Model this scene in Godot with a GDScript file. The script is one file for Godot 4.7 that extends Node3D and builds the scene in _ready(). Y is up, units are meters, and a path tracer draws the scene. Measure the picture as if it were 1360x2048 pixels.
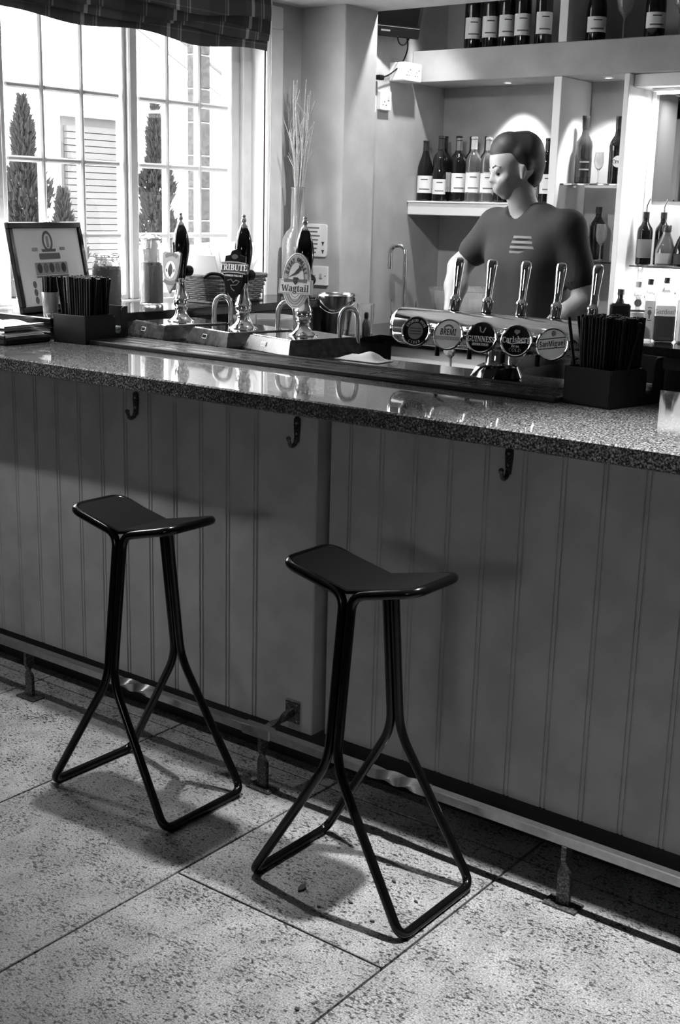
extends Node3D

# ------------------------------------------------------------------ a black and white photograph of a pub bar
var M := {}
var used := {}
var rng := RandomNumberGenerator.new()

func _ready():
	rng.seed = 7
	# ---- camera
	var cam := Camera3D.new(); cam.name = "camera"
	cam.position = Vector3(0, 1.56, 2.51)
	cam.rotation_degrees = Vector3(-13.823, 37.229, 1.429)
	cam.fov = 44.85; cam.near = 0.05; cam.far = 100.0
	add_child(cam); cam.current = true
	# ---- sky, exposure
	var we := WorldEnvironment.new(); we.name = "world_environment"
	var env := Environment.new()
	env.background_mode = Environment.BG_SKY
	var sk := ProceduralSkyMaterial.new()
	sk.sky_top_color = Color(0.92, 0.92, 0.92); sk.sky_horizon_color = Color(0.97, 0.97, 0.97)
	sk.ground_bottom_color = Color(0.45, 0.45, 0.45); sk.ground_horizon_color = Color(0.6, 0.6, 0.6)
	sk.sky_energy_multiplier = 4.2; sk.ground_energy_multiplier = 2.6
	var sky := Sky.new(); sky.sky_material = sk
	env.sky = sky
	env.tonemap_mode = Environment.TONE_MAPPER_LINEAR
	env.tonemap_exposure = 1.0
	env.sdfgi_enabled = true; env.ssao_enabled = true; env.ssil_enabled = true
	we.environment = env; add_child(we)

	materials()
	build_room()
	build_window()
	build_outdoors()
	build_bar()
	build_foot_rail()
	build_stools()
	build_back_bar()
	build_worktops()
	build_lamps()
	build_pumps()
	build_font()
	build_bottles()
	build_counter_things()
	build_wall_things()
	build_person()
	build_crumbs()

# ------------------------------------------------------------------ materials
func smat(key, grey, rough = 0.6, metal = 0.0, tex = null, tile = 1.0):
	var m := StandardMaterial3D.new()
	m.albedo_color = Color(grey, grey, grey)      # sRGB value
	m.roughness = rough; m.metallic = metal
	if tex:
		m.albedo_texture = tex; m.uv1_triplanar = true; m.uv1_world_triplanar = true
		m.uv1_scale = Vector3.ONE * tile
	M[key] = m
	return m

func noise_tex(sd, freq, lo, hi, octaves = 4, size = 512, kind = FastNoiseLite.TYPE_SIMPLEX_SMOOTH):
	var n := FastNoiseLite.new(); n.seed = sd; n.frequency = freq; n.fractal_octaves = octaves; n.noise_type = kind
	var g := Gradient.new(); g.offsets = PackedFloat32Array([0.25, 0.75]); g.colors = PackedColorArray([Color(lo, lo, lo), Color(hi, hi, hi)])
	var t := NoiseTexture2D.new(); t.width = size; t.height = size; t.seamless = true; t.noise = n; t.color_ramp = g
	return t

func stone_image(size = 1024):
	# a mottled grey ceramic tile with short dark pits lying one way
	var a := FastNoiseLite.new(); a.seed = 3; a.frequency = 0.05; a.fractal_octaves = 3
	var a2 := FastNoiseLite.new(); a2.seed = 4; a2.frequency = 0.11; a2.fractal_octaves = 2
	var b := FastNoiseLite.new(); b.seed = 11; b.frequency = 0.008; b.fractal_octaves = 4
	var c := FastNoiseLite.new(); c.seed = 23; c.frequency = 0.22; c.fractal_octaves = 2
	var im := Image.create(size, size, false, Image.FORMAT_RGB8)
	for y in size:
		for x in size:
			var v = 0.515 + 0.08 * b.get_noise_2d(x, y) + 0.20 * c.get_noise_2d(x, y)
			var q = b.get_noise_2d(x + 5000.0, y + 300.0)
			var s = a.get_noise_2d(x, y * 2.0) - (0.33 - 0.25 * q)
			var s2 = a2.get_noise_2d(x, y * 1.8) - (0.34 - 0.35 * q)
			if s > 0.0: v -= minf(s * 3.0, 0.33)
			if s2 > 0.0: v -= minf(s2 * 1.6, 0.24)
			im.set_pixel(x, y, Color(v, v, v))
	return ImageTexture.create_from_image(im)

func granite_image(size = 512):
	var a := FastNoiseLite.new(); a.seed = 5; a.noise_type = FastNoiseLite.TYPE_CELLULAR; a.frequency = 0.16
	a.cellular_return_type = FastNoiseLite.RETURN_CELL_VALUE
	var b := FastNoiseLite.new(); b.seed = 6; b.frequency = 0.09; b.fractal_octaves = 3
	var im := Image.create(size, size, false, Image.FORMAT_RGB8)
	for y in size:
		for x in size:
			var v = 0.30 + 0.30 * a.get_noise_2d(x, y) + 0.34 * b.get_noise_2d(x, y)
			v = clampf(v, 0.04, 0.66)
			im.set_pixel(x, y, Color(v, v, v))
	return ImageTexture.create_from_image(im)

func tartan_image():
	var im := Image.create(512, 512, false, Image.FORMAT_RGB8)
	for y in 512:
		for x in 512:
			var v = 0.16
			if (x % 256) < 128: v += 0.05
			if (y % 200) < 100: v += 0.07
			var xx = x % 128
			if xx > 60 and xx < 66 or xx > 70 and xx < 73: v += 0.22
			if (x % 256) > 96 and (x % 256) < 108: v += 0.30
			if (y % 200) > 50 and (y % 200) < 54: v += 0.10
			v += 0.02 * sin(x * 1.7) * sin(y * 1.9)
			im.set_pixel(x, y, Color(v, v, v))
	return ImageTexture.create_from_image(im)

func glass(key, grey, alpha, rough = 0.02):
	var m := StandardMaterial3D.new()
	m.transparency = BaseMaterial3D.TRANSPARENCY_ALPHA
	m.albedo_color = Color(grey, grey, grey, alpha); m.roughness = rough
	M[key] = m
	return m

func solid_glass(key, grey):
	var m := StandardMaterial3D.new()
	m.albedo_color = Color(grey, grey, grey, 0.1); m.roughness = 0.02
	m.transparency = BaseMaterial3D.TRANSPARENCY_ALPHA
	m.refraction_enabled = true; m.refraction_scale = 0.05
	M[key] = m
	return m

func glow(key, energy):
	var m := StandardMaterial3D.new()
	m.albedo_color = Color(0.9, 0.9, 0.9); m.emission_enabled = true; m.emission = Color(1, 1, 1); m.emission_energy_multiplier = energy
	M[key] = m
	return m

func materials():
	smat("stone", 1.0, 0.55, 0.0, stone_image(), 0.85)
	smat("grout", 0.12, 0.9)
	smat("granite", 1.0, 0.045, 0.0, granite_image(), 3.2).metallic_specular = 0.8
	var paint = noise_tex(41, 0.012, 0.93, 1.0, 5)
	smat("panel", 0.66, 0.55, 0.0, paint, 0.9)
	smat("wall", 0.70, 0.85, 0.0, paint, 0.6)
	smat("ceiling", 0.80, 0.9, 0.0, paint, 0.5)
	smat("white_wood", 0.90, 0.4, 0.0, noise_tex(9, 0.02, 0.96, 1.0), 0.8)
	smat("white_trim", 0.93, 0.5)
	smat("plinth", 0.10, 0.6)
	smat("stool_metal", 0.03, 0.2, 0.0).metallic_specular = 0.4
	smat("seat", 0.085, 0.8, 0.0, noise_tex(13, 0.4, 0.75, 1.0, 2), 4.0).metallic_specular = 0.1
	smat("iron", 0.64, 0.30, 0.95, noise_tex(17, 0.03, 0.94, 1.0, 4), 2.0)
	smat("hook_iron", 0.36, 0.35, 0.8, noise_tex(51, 0.05, 0.6, 1.0, 4), 6.0)
	smat("dark_iron", 0.46, 0.5, 0.7, noise_tex(18, 0.05, 0.5, 1.0, 4), 5.0)
	smat("chrome", 0.90, 0.06, 1.0)
	smat("brushed", 0.72, 0.22, 1.0)
	smat("black_plastic", 0.07, 0.5, 0.0).metallic_specular = 0.25
	smat("black_gloss", 0.06, 0.08, 0.0)
	smat("dark_wood", 0.27, 0.22, 0.0, noise_tex(19, 0.02, 0.6, 1.0, 4), 3.0)
	smat("straw", 0.035, 0.5).metallic_specular = 0.2
	smat("rubber_mat", 0.08, 0.5).metallic_specular = 0.3
	smat("mesh_mat", 0.13, 0.3, 0.0)
	smat("paper", 0.93, 0.8)
	smat("poster_paper", 0.93, 0.7)
	smat("paper_grey", 0.74, 0.8)
	smat("print_dark", 0.18, 0.7)
	smat("print_mid", 0.42, 0.7)
	smat("print_light", 0.62, 0.7)
	smat("label_white", 0.93, 0.6)
	smat("badge_black", 0.06, 0.15)
	smat("badge_white", 0.93, 0.3)
	smat("badge_grey", 0.55, 0.25)
	smat("dark_glass", 0.09, 0.05)
	smat("brown_glass", 0.20, 0.05)
	smat("capsule", 0.16, 0.3)
	smat("capsule_light", 0.75, 0.3)
	smat("capsule_grey", 0.45, 0.3, 0.4)
	smat("nuts", 0.34, 0.7, 0.0, noise_tex(29, 0.05, 0.45, 1.0, 2, 512, FastNoiseLite.TYPE_CELLULAR), 9.0)
	smat("wicker", 0.46, 0.7, 0.0, noise_tex(31, 0.06, 0.6, 1.0), 6.0)
	smat("twig", 0.86, 0.8, 0.0, noise_tex(33, 0.08, 0.5, 1.0), 8.0)
	smat("worktop", 0.20, 0.12, 0.0, granite_image(256), 3.0)
	smat("cupboard", 0.92, 0.45)
	smat("cooler", 0.07, 0.3)
	smat("plastic_white", 0.92, 0.4)
	smat("screen", 0.03, 0.4).metallic_specular = 0.2
	smat("house", 0.93, 0.9, 0.0, noise_tex(37, 0.03, 0.9, 1.0), 0.5)
	smat("brick_block", 0.22, 0.9, 0.0, noise_tex(38, 0.04, 0.7, 1.0), 1.5)
	smat("mortar", 0.7, 0.95)
	smat("slat", 0.22, 0.7)
	smat("roof", 0.22, 0.9)
	smat("paving", 0.75, 0.9)
	smat("leaf", 0.18, 0.8)
	smat("bark", 0.25, 0.9)
	smat("skin", 0.58, 0.55)
	smat("hair", 0.12, 0.6)
	smat("shirt", 0.17, 0.9)
	smat("trousers", 0.14, 0.9)
	smat("shoe", 0.07, 0.5)
	smat("mirror", 0.45, 0.03, 1.0)
	var bl = smat("blind", 1.0, 0.9); bl.albedo_texture = tartan_image()
	M.leaf.backlight_enabled = true; M.leaf.backlight = Color(0.08, 0.08, 0.08)
	glass("pane", 0.1, 0.03)
	glass("thin_glass", 0.8, 0.07)
	glass("smoky_glass", 0.12, 0.6)
	glass("tub_plastic", 0.75, 0.55, 0.3)
	solid_glass("clear_glass", 0.97)
	solid_glass("tint_glass", 0.80)
	glow("lamp_glow", 12.0)
	glow("tube_glow", 9.0)

# ------------------------------------------------------------------ nodes
func numbered(called):
	if not used.has(called):
		used[called] = 0
		return called
	used[called] += 1
	return "%s_%03d" % [called, used[called]]

func tag(o, label, category, group = "", kind = ""):
	o.set_meta("label", label)
	if category: o.set_meta("category", category)
	if group: o.set_meta("group", group)
	if kind: o.set_meta("kind", kind)
	return o

func thing(called, label, category, at = Vector3.ZERO, yaw = 0.0, group = ""):
	var o := Node3D.new(); o.name = numbered(called); add_child(o)
	o.position = at; o.rotation.y = deg_to_rad(yaw)
	return tag(o, label, category, group)

func part(st, called, m, parent, at = Vector3.ZERO, smooth = true):
	var o := MeshInstance3D.new()
	if st is SurfaceTool:
		st.generate_normals()
		o.mesh = st.commit()
	else:
		o.mesh = st
	o.name = called
	o.material_override = M[m] if m is String else m
	parent.add_child(o, true)
	o.position = at
	return o

func single(st, called, m, label, category, at = Vector3.ZERO, group = "", kind = ""):
	var o = part(st, numbered(called), m, self, at)
	return tag(o, label, category, group, kind)

func structure(st, called, m, label = ""):
	var o = part(st, called, m, self)
	o.set_meta("kind", "structure"); o.set_meta("category", called.split("_")[0])
	if label: o.set_meta("label", label)
	return o

func copy(o, at, yaw, label = ""):
	var c = o.duplicate(); var base = String(o.name)
	c.name = numbered(base); add_child(c); c.position = at; c.rotation.y = deg_to_rad(yaw)
	if label: c.set_meta("label", label)
	return c

# ------------------------------------------------------------------ shapes
func tool():
	var st := SurfaceTool.new(); st.begin(Mesh.PRIMITIVE_TRIANGLES); st.set_smooth_group(-1)
	return st

func tri(st, a, b, c, out):
	if (a - c).cross(a - b).dot(out) < 0.0:
		st.add_vertex(a); st.add_vertex(c); st.add_vertex(b)
	else:
		st.add_vertex(a); st.add_vertex(b); st.add_vertex(c)

func quad(st, a, b, c, d, out):
	tri(st, a, b, c, out); tri(st, a, c, d, out)

func box(st, at, size, bev = 0.0, xf = Transform3D.IDENTITY):
	st.set_smooth_group(-1)
	var h = size * 0.5
	bev = minf(bev, minf(h.x, minf(h.y, h.z)) * 0.9)
	var P = {}
	for sx in [-1, 1]:
		for sy in [-1, 1]:
			for sz in [-1, 1]:
				P[Vector4i(sx, sy, sz, 0)] = xf * (at + Vector3(sx * h.x, sy * (h.y - bev), sz * (h.z - bev)))
				P[Vector4i(sx, sy, sz, 1)] = xf * (at + Vector3(sx * (h.x - bev), sy * h.y, sz * (h.z - bev)))
				P[Vector4i(sx, sy, sz, 2)] = xf * (at + Vector3(sx * (h.x - bev), sy * (h.y - bev), sz * h.z))
	var B = xf.basis
	for s in [-1, 1]:
		quad(st, P[Vector4i(s, -1, -1, 0)], P[Vector4i(s, 1, -1, 0)], P[Vector4i(s, 1, 1, 0)], P[Vector4i(s, -1, 1, 0)], B * Vector3(s, 0, 0))
		quad(st, P[Vector4i(-1, s, -1, 1)], P[Vector4i(1, s, -1, 1)], P[Vector4i(1, s, 1, 1)], P[Vector4i(-1, s, 1, 1)], B * Vector3(0, s, 0))
		quad(st, P[Vector4i(-1, -1, s, 2)], P[Vector4i(1, -1, s, 2)], P[Vector4i(1, 1, s, 2)], P[Vector4i(-1, 1, s, 2)], B * Vector3(0, 0, s))
	if bev <= 0.0: return
	for s in [-1, 1]:
		for t in [-1, 1]:
			quad(st, P[Vector4i(s, t, -1, 0)], P[Vector4i(s, t, 1, 0)], P[Vector4i(s, t, 1, 1)], P[Vector4i(s, t, -1, 1)], B * Vector3(s, t, 0))
			quad(st, P[Vector4i(s, -1, t, 0)], P[Vector4i(s, 1, t, 0)], P[Vector4i(s, 1, t, 2)], P[Vector4i(s, -1, t, 2)], B * Vector3(s, 0, t))
			quad(st, P[Vector4i(-1, s, t, 1)], P[Vector4i(1, s, t, 1)], P[Vector4i(1, s, t, 2)], P[Vector4i(-1, s, t, 2)], B * Vector3(0, s, t))
			for u in [-1, 1]:
				tri(st, P[Vector4i(s, t, u, 0)], P[Vector4i(s, t, u, 1)], P[Vector4i(s, t, u, 2)], B * Vector3(s, t, u))

func bx(at, size, bev = 0.0, xf = Transform3D.IDENTITY):
	var st = tool(); box(st, at, size, bev, xf); return st

func span(a, b, bev = 0.0):   # a box from corner a to corner b
	return bx((a + b) * 0.5, (b - a).abs(), bev)

# profile: Vector2(radius, height); going up the outside
func lathe(st, prof, segs = 24, xf = Transform3D.IDENTITY, a0 = 0.0, a1 = TAU, sharp = 0.75):
	var g = 1; var prev = Vector2.ZERO
	for i in prof.size() - 1:
		var p = prof[i]; var q = prof[i + 1]
		var d = (q - p).normalized()
		if i > 0 and d.dot(prev) < sharp: g += 1
		prev = d
		st.set_smooth_group(g)
		var nr = Vector2(d.y, -d.x)
		for k in segs:
			var t0 = lerpf(a0, a1, float(k) / segs); var t1 = lerpf(a0, a1, float(k + 1) / segs)
			var tm = (t0 + t1) * 0.5
			var out = xf.basis * Vector3(nr.x * sin(tm), nr.y, nr.x * cos(tm))
			var v0 = xf * Vector3(p.x * sin(t0), p.y, p.x * cos(t0)); var v1 = xf * Vector3(p.x * sin(t1), p.y, p.x * cos(t1))
			var v2 = xf * Vector3(q.x * sin(t1), q.y, q.x * cos(t1)); var v3 = xf * Vector3(q.x * sin(t0), q.y, q.x * cos(t0))
			if p.x < 1e-6: tri(st, v0, v2, v3, out)
			elif q.x < 1e-6: tri(st, v0, v1, v2, out)
			else: quad(st, v0, v1, v2, v3, out)
	st.set_smooth_group(-1)

func lt(prof, segs = 24, xf = Transform3D.IDENTITY, sharp = 0.75):
	var st = tool(); lathe(st, prof, segs, xf, 0.0, TAU, sharp); return st

func V2(list):
	var o = []
	for i in range(0, list.size(), 2): o.append(Vector2(list[i], list[i + 1]))
	return o

func V3(list):
	var o = []
	for i in range(0, list.size(), 3): o.append(Vector3(list[i], list[i + 1], list[i + 2]))
	return o

func fillet(pts, r, n = 6, closed = false):
	var o = []; var c = pts.size()
	for i in c:
		if not closed and (i == 0 or i == c - 1):
			o.append(pts[i]); continue
		var p = pts[i]; var a = pts[(i - 1 + c) % c]; var b = pts[(i + 1) % c]
		var da = (a - p); var db = (b - p)
		var rr = r[i] if r is Array else r
		var la = minf(rr, da.length() * 0.48); var lb = minf(rr, db.length() * 0.48)
		var pa = p + da.normalized() * la; var pb = p + db.normalized() * lb
		for k in n + 1:
			var t = float(k) / n
			o.append(pa.lerp(p, t).lerp(p.lerp(pb, t), t))
	return o

func tube(st, pts, r, sides = 10, closed = false, xf = Transform3D.IDENTITY):
	st.set_smooth_group(1)
	var n = pts.size(); var rings = []
	var nrm = Vector3.ZERO
	for i in n:
		var a = pts[(i - 1 + n) % n] if (closed or i > 0) else pts[i]
		var b = pts[(i + 1) % n] if (closed or i < n - 1) else pts[i]
		var t = (b - a).normalized()
		if nrm == Vector3.ZERO: nrm = t.cross(Vector3.UP if absf(t.y) < 0.9 else Vector3.RIGHT).normalized()
		nrm = (nrm - t * nrm.dot(t)).normalized()
		var bi = t.cross(nrm)
		var rr = r[i] if r is Array else r
		var ring = []
		for k in sides:
			var an = TAU * k / sides
			ring.append(pts[i] + (nrm * cos(an) + bi * sin(an)) * rr)
		rings.append(ring)
	var m = n if closed else n - 1
	for i in m:
		var A = rings[i]; var B = rings[(i + 1) % n]; var ca = pts[i]; var cb = pts[(i + 1) % n]
		var off = 0
		if closed and i == n - 1:   # match the twist where the loop shuts
			var best = 1e9
			for s in sides:
				var dd = (B[s] - A[0]).length_squared()
				if dd < best: best = dd; off = s
		for k in sides:
			var k1 = (k + 1) % sides
			var a0 = A[k]; var a1 = A[k1]; var b0 = B[(k + off) % sides]; var b1 = B[(k1 + off) % sides]
			quad(st, xf * a0, xf * a1, xf * b1, xf * b0, xf.basis * ((a0 + a1 + b0 + b1) * 0.25 - (ca + cb) * 0.5))
	if not closed:
		st.set_smooth_group(-1)
		for e in [0, n - 1]:
			var d = (pts[0] - pts[1]) if e == 0 else (pts[n - 1] - pts[n - 2])
			for k in sides - 2: tri(st, xf * rings[e][0], xf * rings[e][k + 1], xf * rings[e][k + 2], xf.basis * d)
	st.set_smooth_group(-1)

func tb(pts, r, sides = 10, closed = false):
	var st = tool(); tube(st, pts, r, sides, closed); return st

# outline in x, y pushed out from z = 0 to z = depth, with a small bevel at the front
func plate(st, poly, depth, bev = 0.0, xf = Transform3D.IDENTITY):
	st.set_smooth_group(-1)
	var pp = PackedVector2Array(poly)
	if not Geometry2D.is_polygon_clockwise(pp): pp.reverse()
	var front = pp
	if bev > 0.0:
		var off = Geometry2D.offset_polygon(pp, -bev, Geometry2D.JOIN_MITER)
		if off.size() == 1 and off[0].size() == pp.size(): front = off[0]
		else: bev = 0.0
	if bev > 0.0:   # line the two outlines up
		var best = 0; var bd = 1e9
		for s in front.size():
			var dd = front[s].distance_squared_to(pp[0])
			if dd < bd: bd = dd; best = s
		var o2 = PackedVector2Array()
		var fw = Geometry2D.is_polygon_clockwise(front)
		for s in front.size(): o2.append(front[(best + (s if fw else -s) + front.size() * 2) % front.size()])
		front = o2
	var idx = Geometry2D.triangulate_polygon(front)
	for i in range(0, idx.size(), 3):
		var a = front[idx[i]]; var b = front[idx[i + 1]]; var c = front[idx[i + 2]]
		tri(st, xf * Vector3(a.x, a.y, depth), xf * Vector3(b.x, b.y, depth), xf * Vector3(c.x, c.y, depth), xf.basis * Vector3(0, 0, 1))
	idx = Geometry2D.triangulate_polygon(pp)
	for i in range(0, idx.size(), 3):
		var a = pp[idx[i]]; var b = pp[idx[i + 1]]; var c = pp[idx[i + 2]]
		tri(st, xf * Vector3(a.x, a.y, 0), xf * Vector3(b.x, b.y, 0), xf * Vector3(c.x, c.y, 0), xf.basis * Vector3(0, 0, -1))
	for i in pp.size():
		var j = (i + 1) % pp.size()
		var e = pp[j] - pp[i]; var out = xf.basis * Vector3(-e.y, e.x, 0)
		quad(st, xf * Vector3(pp[i].x, pp[i].y, 0), xf * Vector3(pp[j].x, pp[j].y, 0), xf * Vector3(pp[j].x, pp[j].y, depth - bev), xf * Vector3(pp[i].x, pp[i].y, depth - bev), out)
		if bev > 0.0:
			quad(st, xf * Vector3(pp[i].x, pp[i].y, depth - bev), xf * Vector3(pp[j].x, pp[j].y, depth - bev), xf * Vector3(front[j].x, front[j].y, depth), xf * Vector3(front[i].x, front[i].y, depth), out + xf.basis * Vector3(0, 0, e.length()))

func pl(poly, depth, bev = 0.0, xf = Transform3D.IDENTITY):
	var st = tool(); plate(st, poly, depth, bev, xf); return st

func oval(rx, ry, n = 36, c = Vector2.ZERO):
	var o = []
	for k in n: o.append(c + Vector2(cos(TAU * k / n) * rx, sin(TAU * k / n) * ry))
	return o

func round_rect(w, h, r, n = 4):
	var o = []
	for q in [[1, 1, 0.0], [-1, 1, 0.5], [-1, -1, 1.0], [1, -1, 1.5]]:
		for k in n + 1:
			var a = PI * (q[2] + 0.5 * k / n)
			o.append(Vector2(q[0] * (w / 2 - r) + cos(a) * r, q[1] * (h / 2 - r) + sin(a) * r))
	return o

func stroke(pts, w):   # a flat line of a given width as an outline
	var a = []; var b = []
	for i in pts.size():
		var d = (pts[mini(i + 1, pts.size() - 1)] - pts[maxi(i - 1, 0)]).normalized()
		var n = Vector2(-d.y, d.x) * w * 0.5
		a.append(pts[i] + n); b.append(pts[i] - n)
	b.reverse()
	return a + b

func ring(rx, ry, w, depth, at, n = 40):
	var st = tool()
	for k in n:
		var p = []
		for a in [TAU * k / n, TAU * (k + 1) / n]:
			for e in [-0.5, 0.5]: p.append(Vector3(cos(a) * (rx + w * e), sin(a) * (ry + w * e), 0))
		var f = Vector3(0, 0, depth); var mid = (p[0] + p[3]) * 0.5
		quad(st, at + p[0] + f, at + p[1] + f, at + p[3] + f, at + p[2] + f, Vector3(0, 0, 1))
		quad(st, at + p[1], at + p[3], at + p[3] + f, at + p[1] + f, mid)
		quad(st, at + p[0], at + p[2], at + p[2] + f, at + p[0] + f, -mid)
	return st

func arc(r, d0, d1, n = 16, c = Vector2.ZERO, ry = -1.0):
	var o = []
	if ry < 0.0: ry = r
	for k in n + 1:
		var a = deg_to_rad(lerpf(d0, d1, float(k) / n)); o.append(c + Vector2(cos(a) * r, sin(a) * ry))
	return o

func font(serif = false, bold = true):
	var f := SystemFont.new()
	f.font_names = PackedStringArray(["Droid Serif" if serif else "Droid Sans"])
	f.font_weight = 700 if bold else 400
	return f

func letters(parent, called, text, h, xf, m, serif = false, bold = true, radius = 0.0, step = 0.0, squeeze = 1.0, ry = -1.0):
	# print on a flat face; radius bends the line over an arc (negative: under one)
	if radius == 0.0:
		var st := SurfaceTool.new(); st.begin(Mesh.PRIMITIVE_TRIANGLES)
		st.append_from(text_mesh(text, h, serif, bold), 0, xf * Transform3D(Basis.from_scale(Vector3(squeeze, 1, 1)), Vector3.ZERO))
		return part(st.commit(), called, m, parent)
	var st2 := SurfaceTool.new(); st2.begin(Mesh.PRIMITIVE_TRIANGLES)
	var n = text.length()
	for i in n:
		if text[i] == " ": continue
		var a = (i - (n - 1) * 0.5) * step
		var r = absf(radius); var up = radius > 0.0
		var y2 = r if ry < 0.0 else ry
		var t = Transform3D(Basis(Vector3(0, 0, 1), -a if up else a), Vector3(sin(a) * r, (cos(a) if up else -cos(a)) * y2, 0))
		st2.append_from(text_mesh(text[i], h, serif, bold), 0, xf * t * Transform3D(Basis.from_scale(Vector3(squeeze, 1, 1)), Vector3.ZERO))
	return part(st2.commit(), called, m, parent)

func text_mesh(text, h, serif, bold):
	var t := TextMesh.new(); t.text = text; t.font = font(serif, bold); t.font_size = 64; t.pixel_size = h / 64.0 * 1.35; t.depth = 0.0006; t.curve_step = 2.0
	return t

func turn(yaw, at = Vector3.ZERO, pitch = 0.0, roll = 0.0):
	return Transform3D(Basis.from_euler(Vector3(deg_to_rad(pitch), deg_to_rad(yaw), deg_to_rad(roll))), at)

func lamp(kind, called, at, energy, size):
	var l = SpotLight3D.new() if kind == "spot" else OmniLight3D.new()
	l.name = called; l.light_energy = energy; l.light_size = size; l.shadow_enabled = true
	if kind == "spot": l.spot_range = 12.0; l.spot_attenuation = 2.0
	else: l.omni_range = 12.0; l.omni_attenuation = 2.0
	l.position = at
	return l

# ------------------------------------------------------------------ the room
const LX := -3.73      # face of the window wall
const BZ := -3.06      # face of the wall behind the bar shelves
func build_room():
	var f = structure(span(Vector3(-3.98, -0.2, -3.3), Vector3(3.2, -0.012, 6.2)), "floor", "grout", "grey mottled stone floor tiles with thin dark joints")
	# tiles about 0.61 by 1.2 metres, laid in columns that run away from the bar
	var cols = [-3.75, -3.141, -2.529, -1.917, -1.311, -0.70, -0.09, 0.52, 1.13]
	var joints = [[-0.62, 0.009, 1.45, 2.65], [-0.62, 0.009, 1.25, 2.45], [-0.62, 0.009, 1.21, 2.41], [-0.62, 0.009, 0.5966, 1.80, 3.0], [-0.62, 0.009, 1.60, 2.8], [-0.62, 0.009, 1.1, 2.3], [-0.62, 0.009, 0.6, 1.8], [-0.62, 0.009, 1.2, 2.4]]
	for i in cols.size() - 1:
		var js = joints[i]
		for k in js.size() - 1:
			var a = Vector3(cols[i] + 0.003, -0.012, js[k] + 0.003); var b = Vector3(cols[i + 1] - 0.003, 0.0, js[k + 1] - 0.003)
			part(span(a, b, 0.0015), "tile", "stone", f)
	part(span(Vector3(-3.73, -0.012, 3.0), Vector3(3.2, 0, 6.0)), "far_tiling", "stone", f)
	part(span(Vector3(1.132, -0.012, -3.06), Vector3(3.2, 0, 3.0)), "side_tiling", "stone", f)
	part(span(Vector3(-3.73, -0.012, -3.06), Vector3(1.13, 0, -0.622)), "service_flooring", "stone", f)

	# window wall with one opening
	var oz0 = -1.78; var oz1 = 0.26; var oy0 = 1.13; var oy1 = 2.30
	var w = tool()
	box(w, Vector3(-3.855, 0.465, 1.985), Vector3(0.25, 1.33, 8.03))                      # below
	box(w, Vector3(-3.855, 2.75, 1.985), Vector3(0.25, 0.90, 8.03))                       # above
	box(w, Vector3(-3.855, 1.715, (oz0 - 2.03) * 0.5), Vector3(0.25, 1.17, 0.25))         # far side
	box(w, Vector3(-3.855, 1.715, (oz1 + 6.0) * 0.5), Vector3(0.25, 1.17, 6.0 - oz1))     # near side
	structure(w, "wall_left", "wall", "painted side wall around the small paned window")
	# the pier that stands out of it, and the wall set back behind the pier
	structure(span(Vector3(-3.98, -0.2, -2.267), Vector3(-3.484, 3.2, -2.03), 0.004), "wall_pier", "wall", "painted wall pier beside the window, with a white notice and switch")
	structure(span(Vector3(-3.98, -0.2, -3.31), Vector3(-3.63, 3.2, -2.267)), "wall_recess", "wall", "painted recess wall with white sockets under the television")
	structure(span(Vector3(-3.63, -0.2, -3.31), Vector3(3.2, 3.2, BZ)), "wall_back", "wall", "painted wall behind the bottle shelves")
	structure(span(Vector3(3.2, -0.2, -3.31), Vector3(3.4, 3.2, 6.2)), "wall_right", "wall")
	# wall behind the customers, with an added window to light the bar front
	var wf = tool()
	var fx0 = -1.45; var fx1 = -0.75; var fy0 = 1.35; var fy1 = 2.0
	box(wf, Vector3((-3.98 + fx0) * 0.5, 1.5, 6.1), Vector3(fx0 + 3.98, 3.4, 0.2)); box(wf, Vector3((3.2 + fx1) * 0.5, 1.5, 6.1), Vector3(3.2 - fx1, 3.4, 0.2))
	box(wf, Vector3((fx0 + fx1) * 0.5, (fy0 - 0.2) * 0.5, 6.1), Vector3(fx1 - fx0, fy0 + 0.2, 0.2)); box(wf, Vector3((fx0 + fx1) * 0.5, (3.2 + fy1) * 0.5, 6.1), Vector3(fx1 - fx0, 3.2 - fy1, 0.2))
	structure(wf, "wall_front", "wall")
	var w2 := Node3D.new(); w2.name = "window_2"; add_child(w2); tag(w2, "added white framed window opposite the bar, for soft light on the bar front", "window", "", "structure")
	var ff = tool()
	for x in [fx0 + 0.025, (fx0 + fx1) * 0.5, fx1 - 0.025]: box(ff, Vector3(x, (fy0 + fy1) * 0.5, 6.1), Vector3(0.05, fy1 - fy0, 0.06), 0.004)
	for y in [fy0 + 0.025, fy1 - 0.025]: box(ff, Vector3((fx0 + fx1) * 0.5, y, 6.1), Vector3(fx1 - fx0 - 0.1, 0.05, 0.058), 0.004)
	part(ff, "window_frame", "white_wood", w2)
	for k in 2: part(bx(Vector3(lerpf(fx0, fx1, 0.25 + 0.5 * k), (fy0 + fy1) * 0.5, 6.1), Vector3((fx1 - fx0) * 0.5 - 0.08, fy1 - fy0 - 0.1, 0.004)), "pane", "pane", w2)
	# lower ceiling over the room and the counter, a higher one over the bottle shelves
	var c = tool()
	box(c, Vector3(-0.29, 2.81, 1.8665), Vector3(7.38, 0.80, 8.267))
	box(c, Vector3(-0.215, 3.0, -2.7885), Vector3(6.83, 0.42, 1.043))
	structure(c, "ceiling", "ceiling", "plain painted ceiling that steps up over the bottle shelves")

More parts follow.
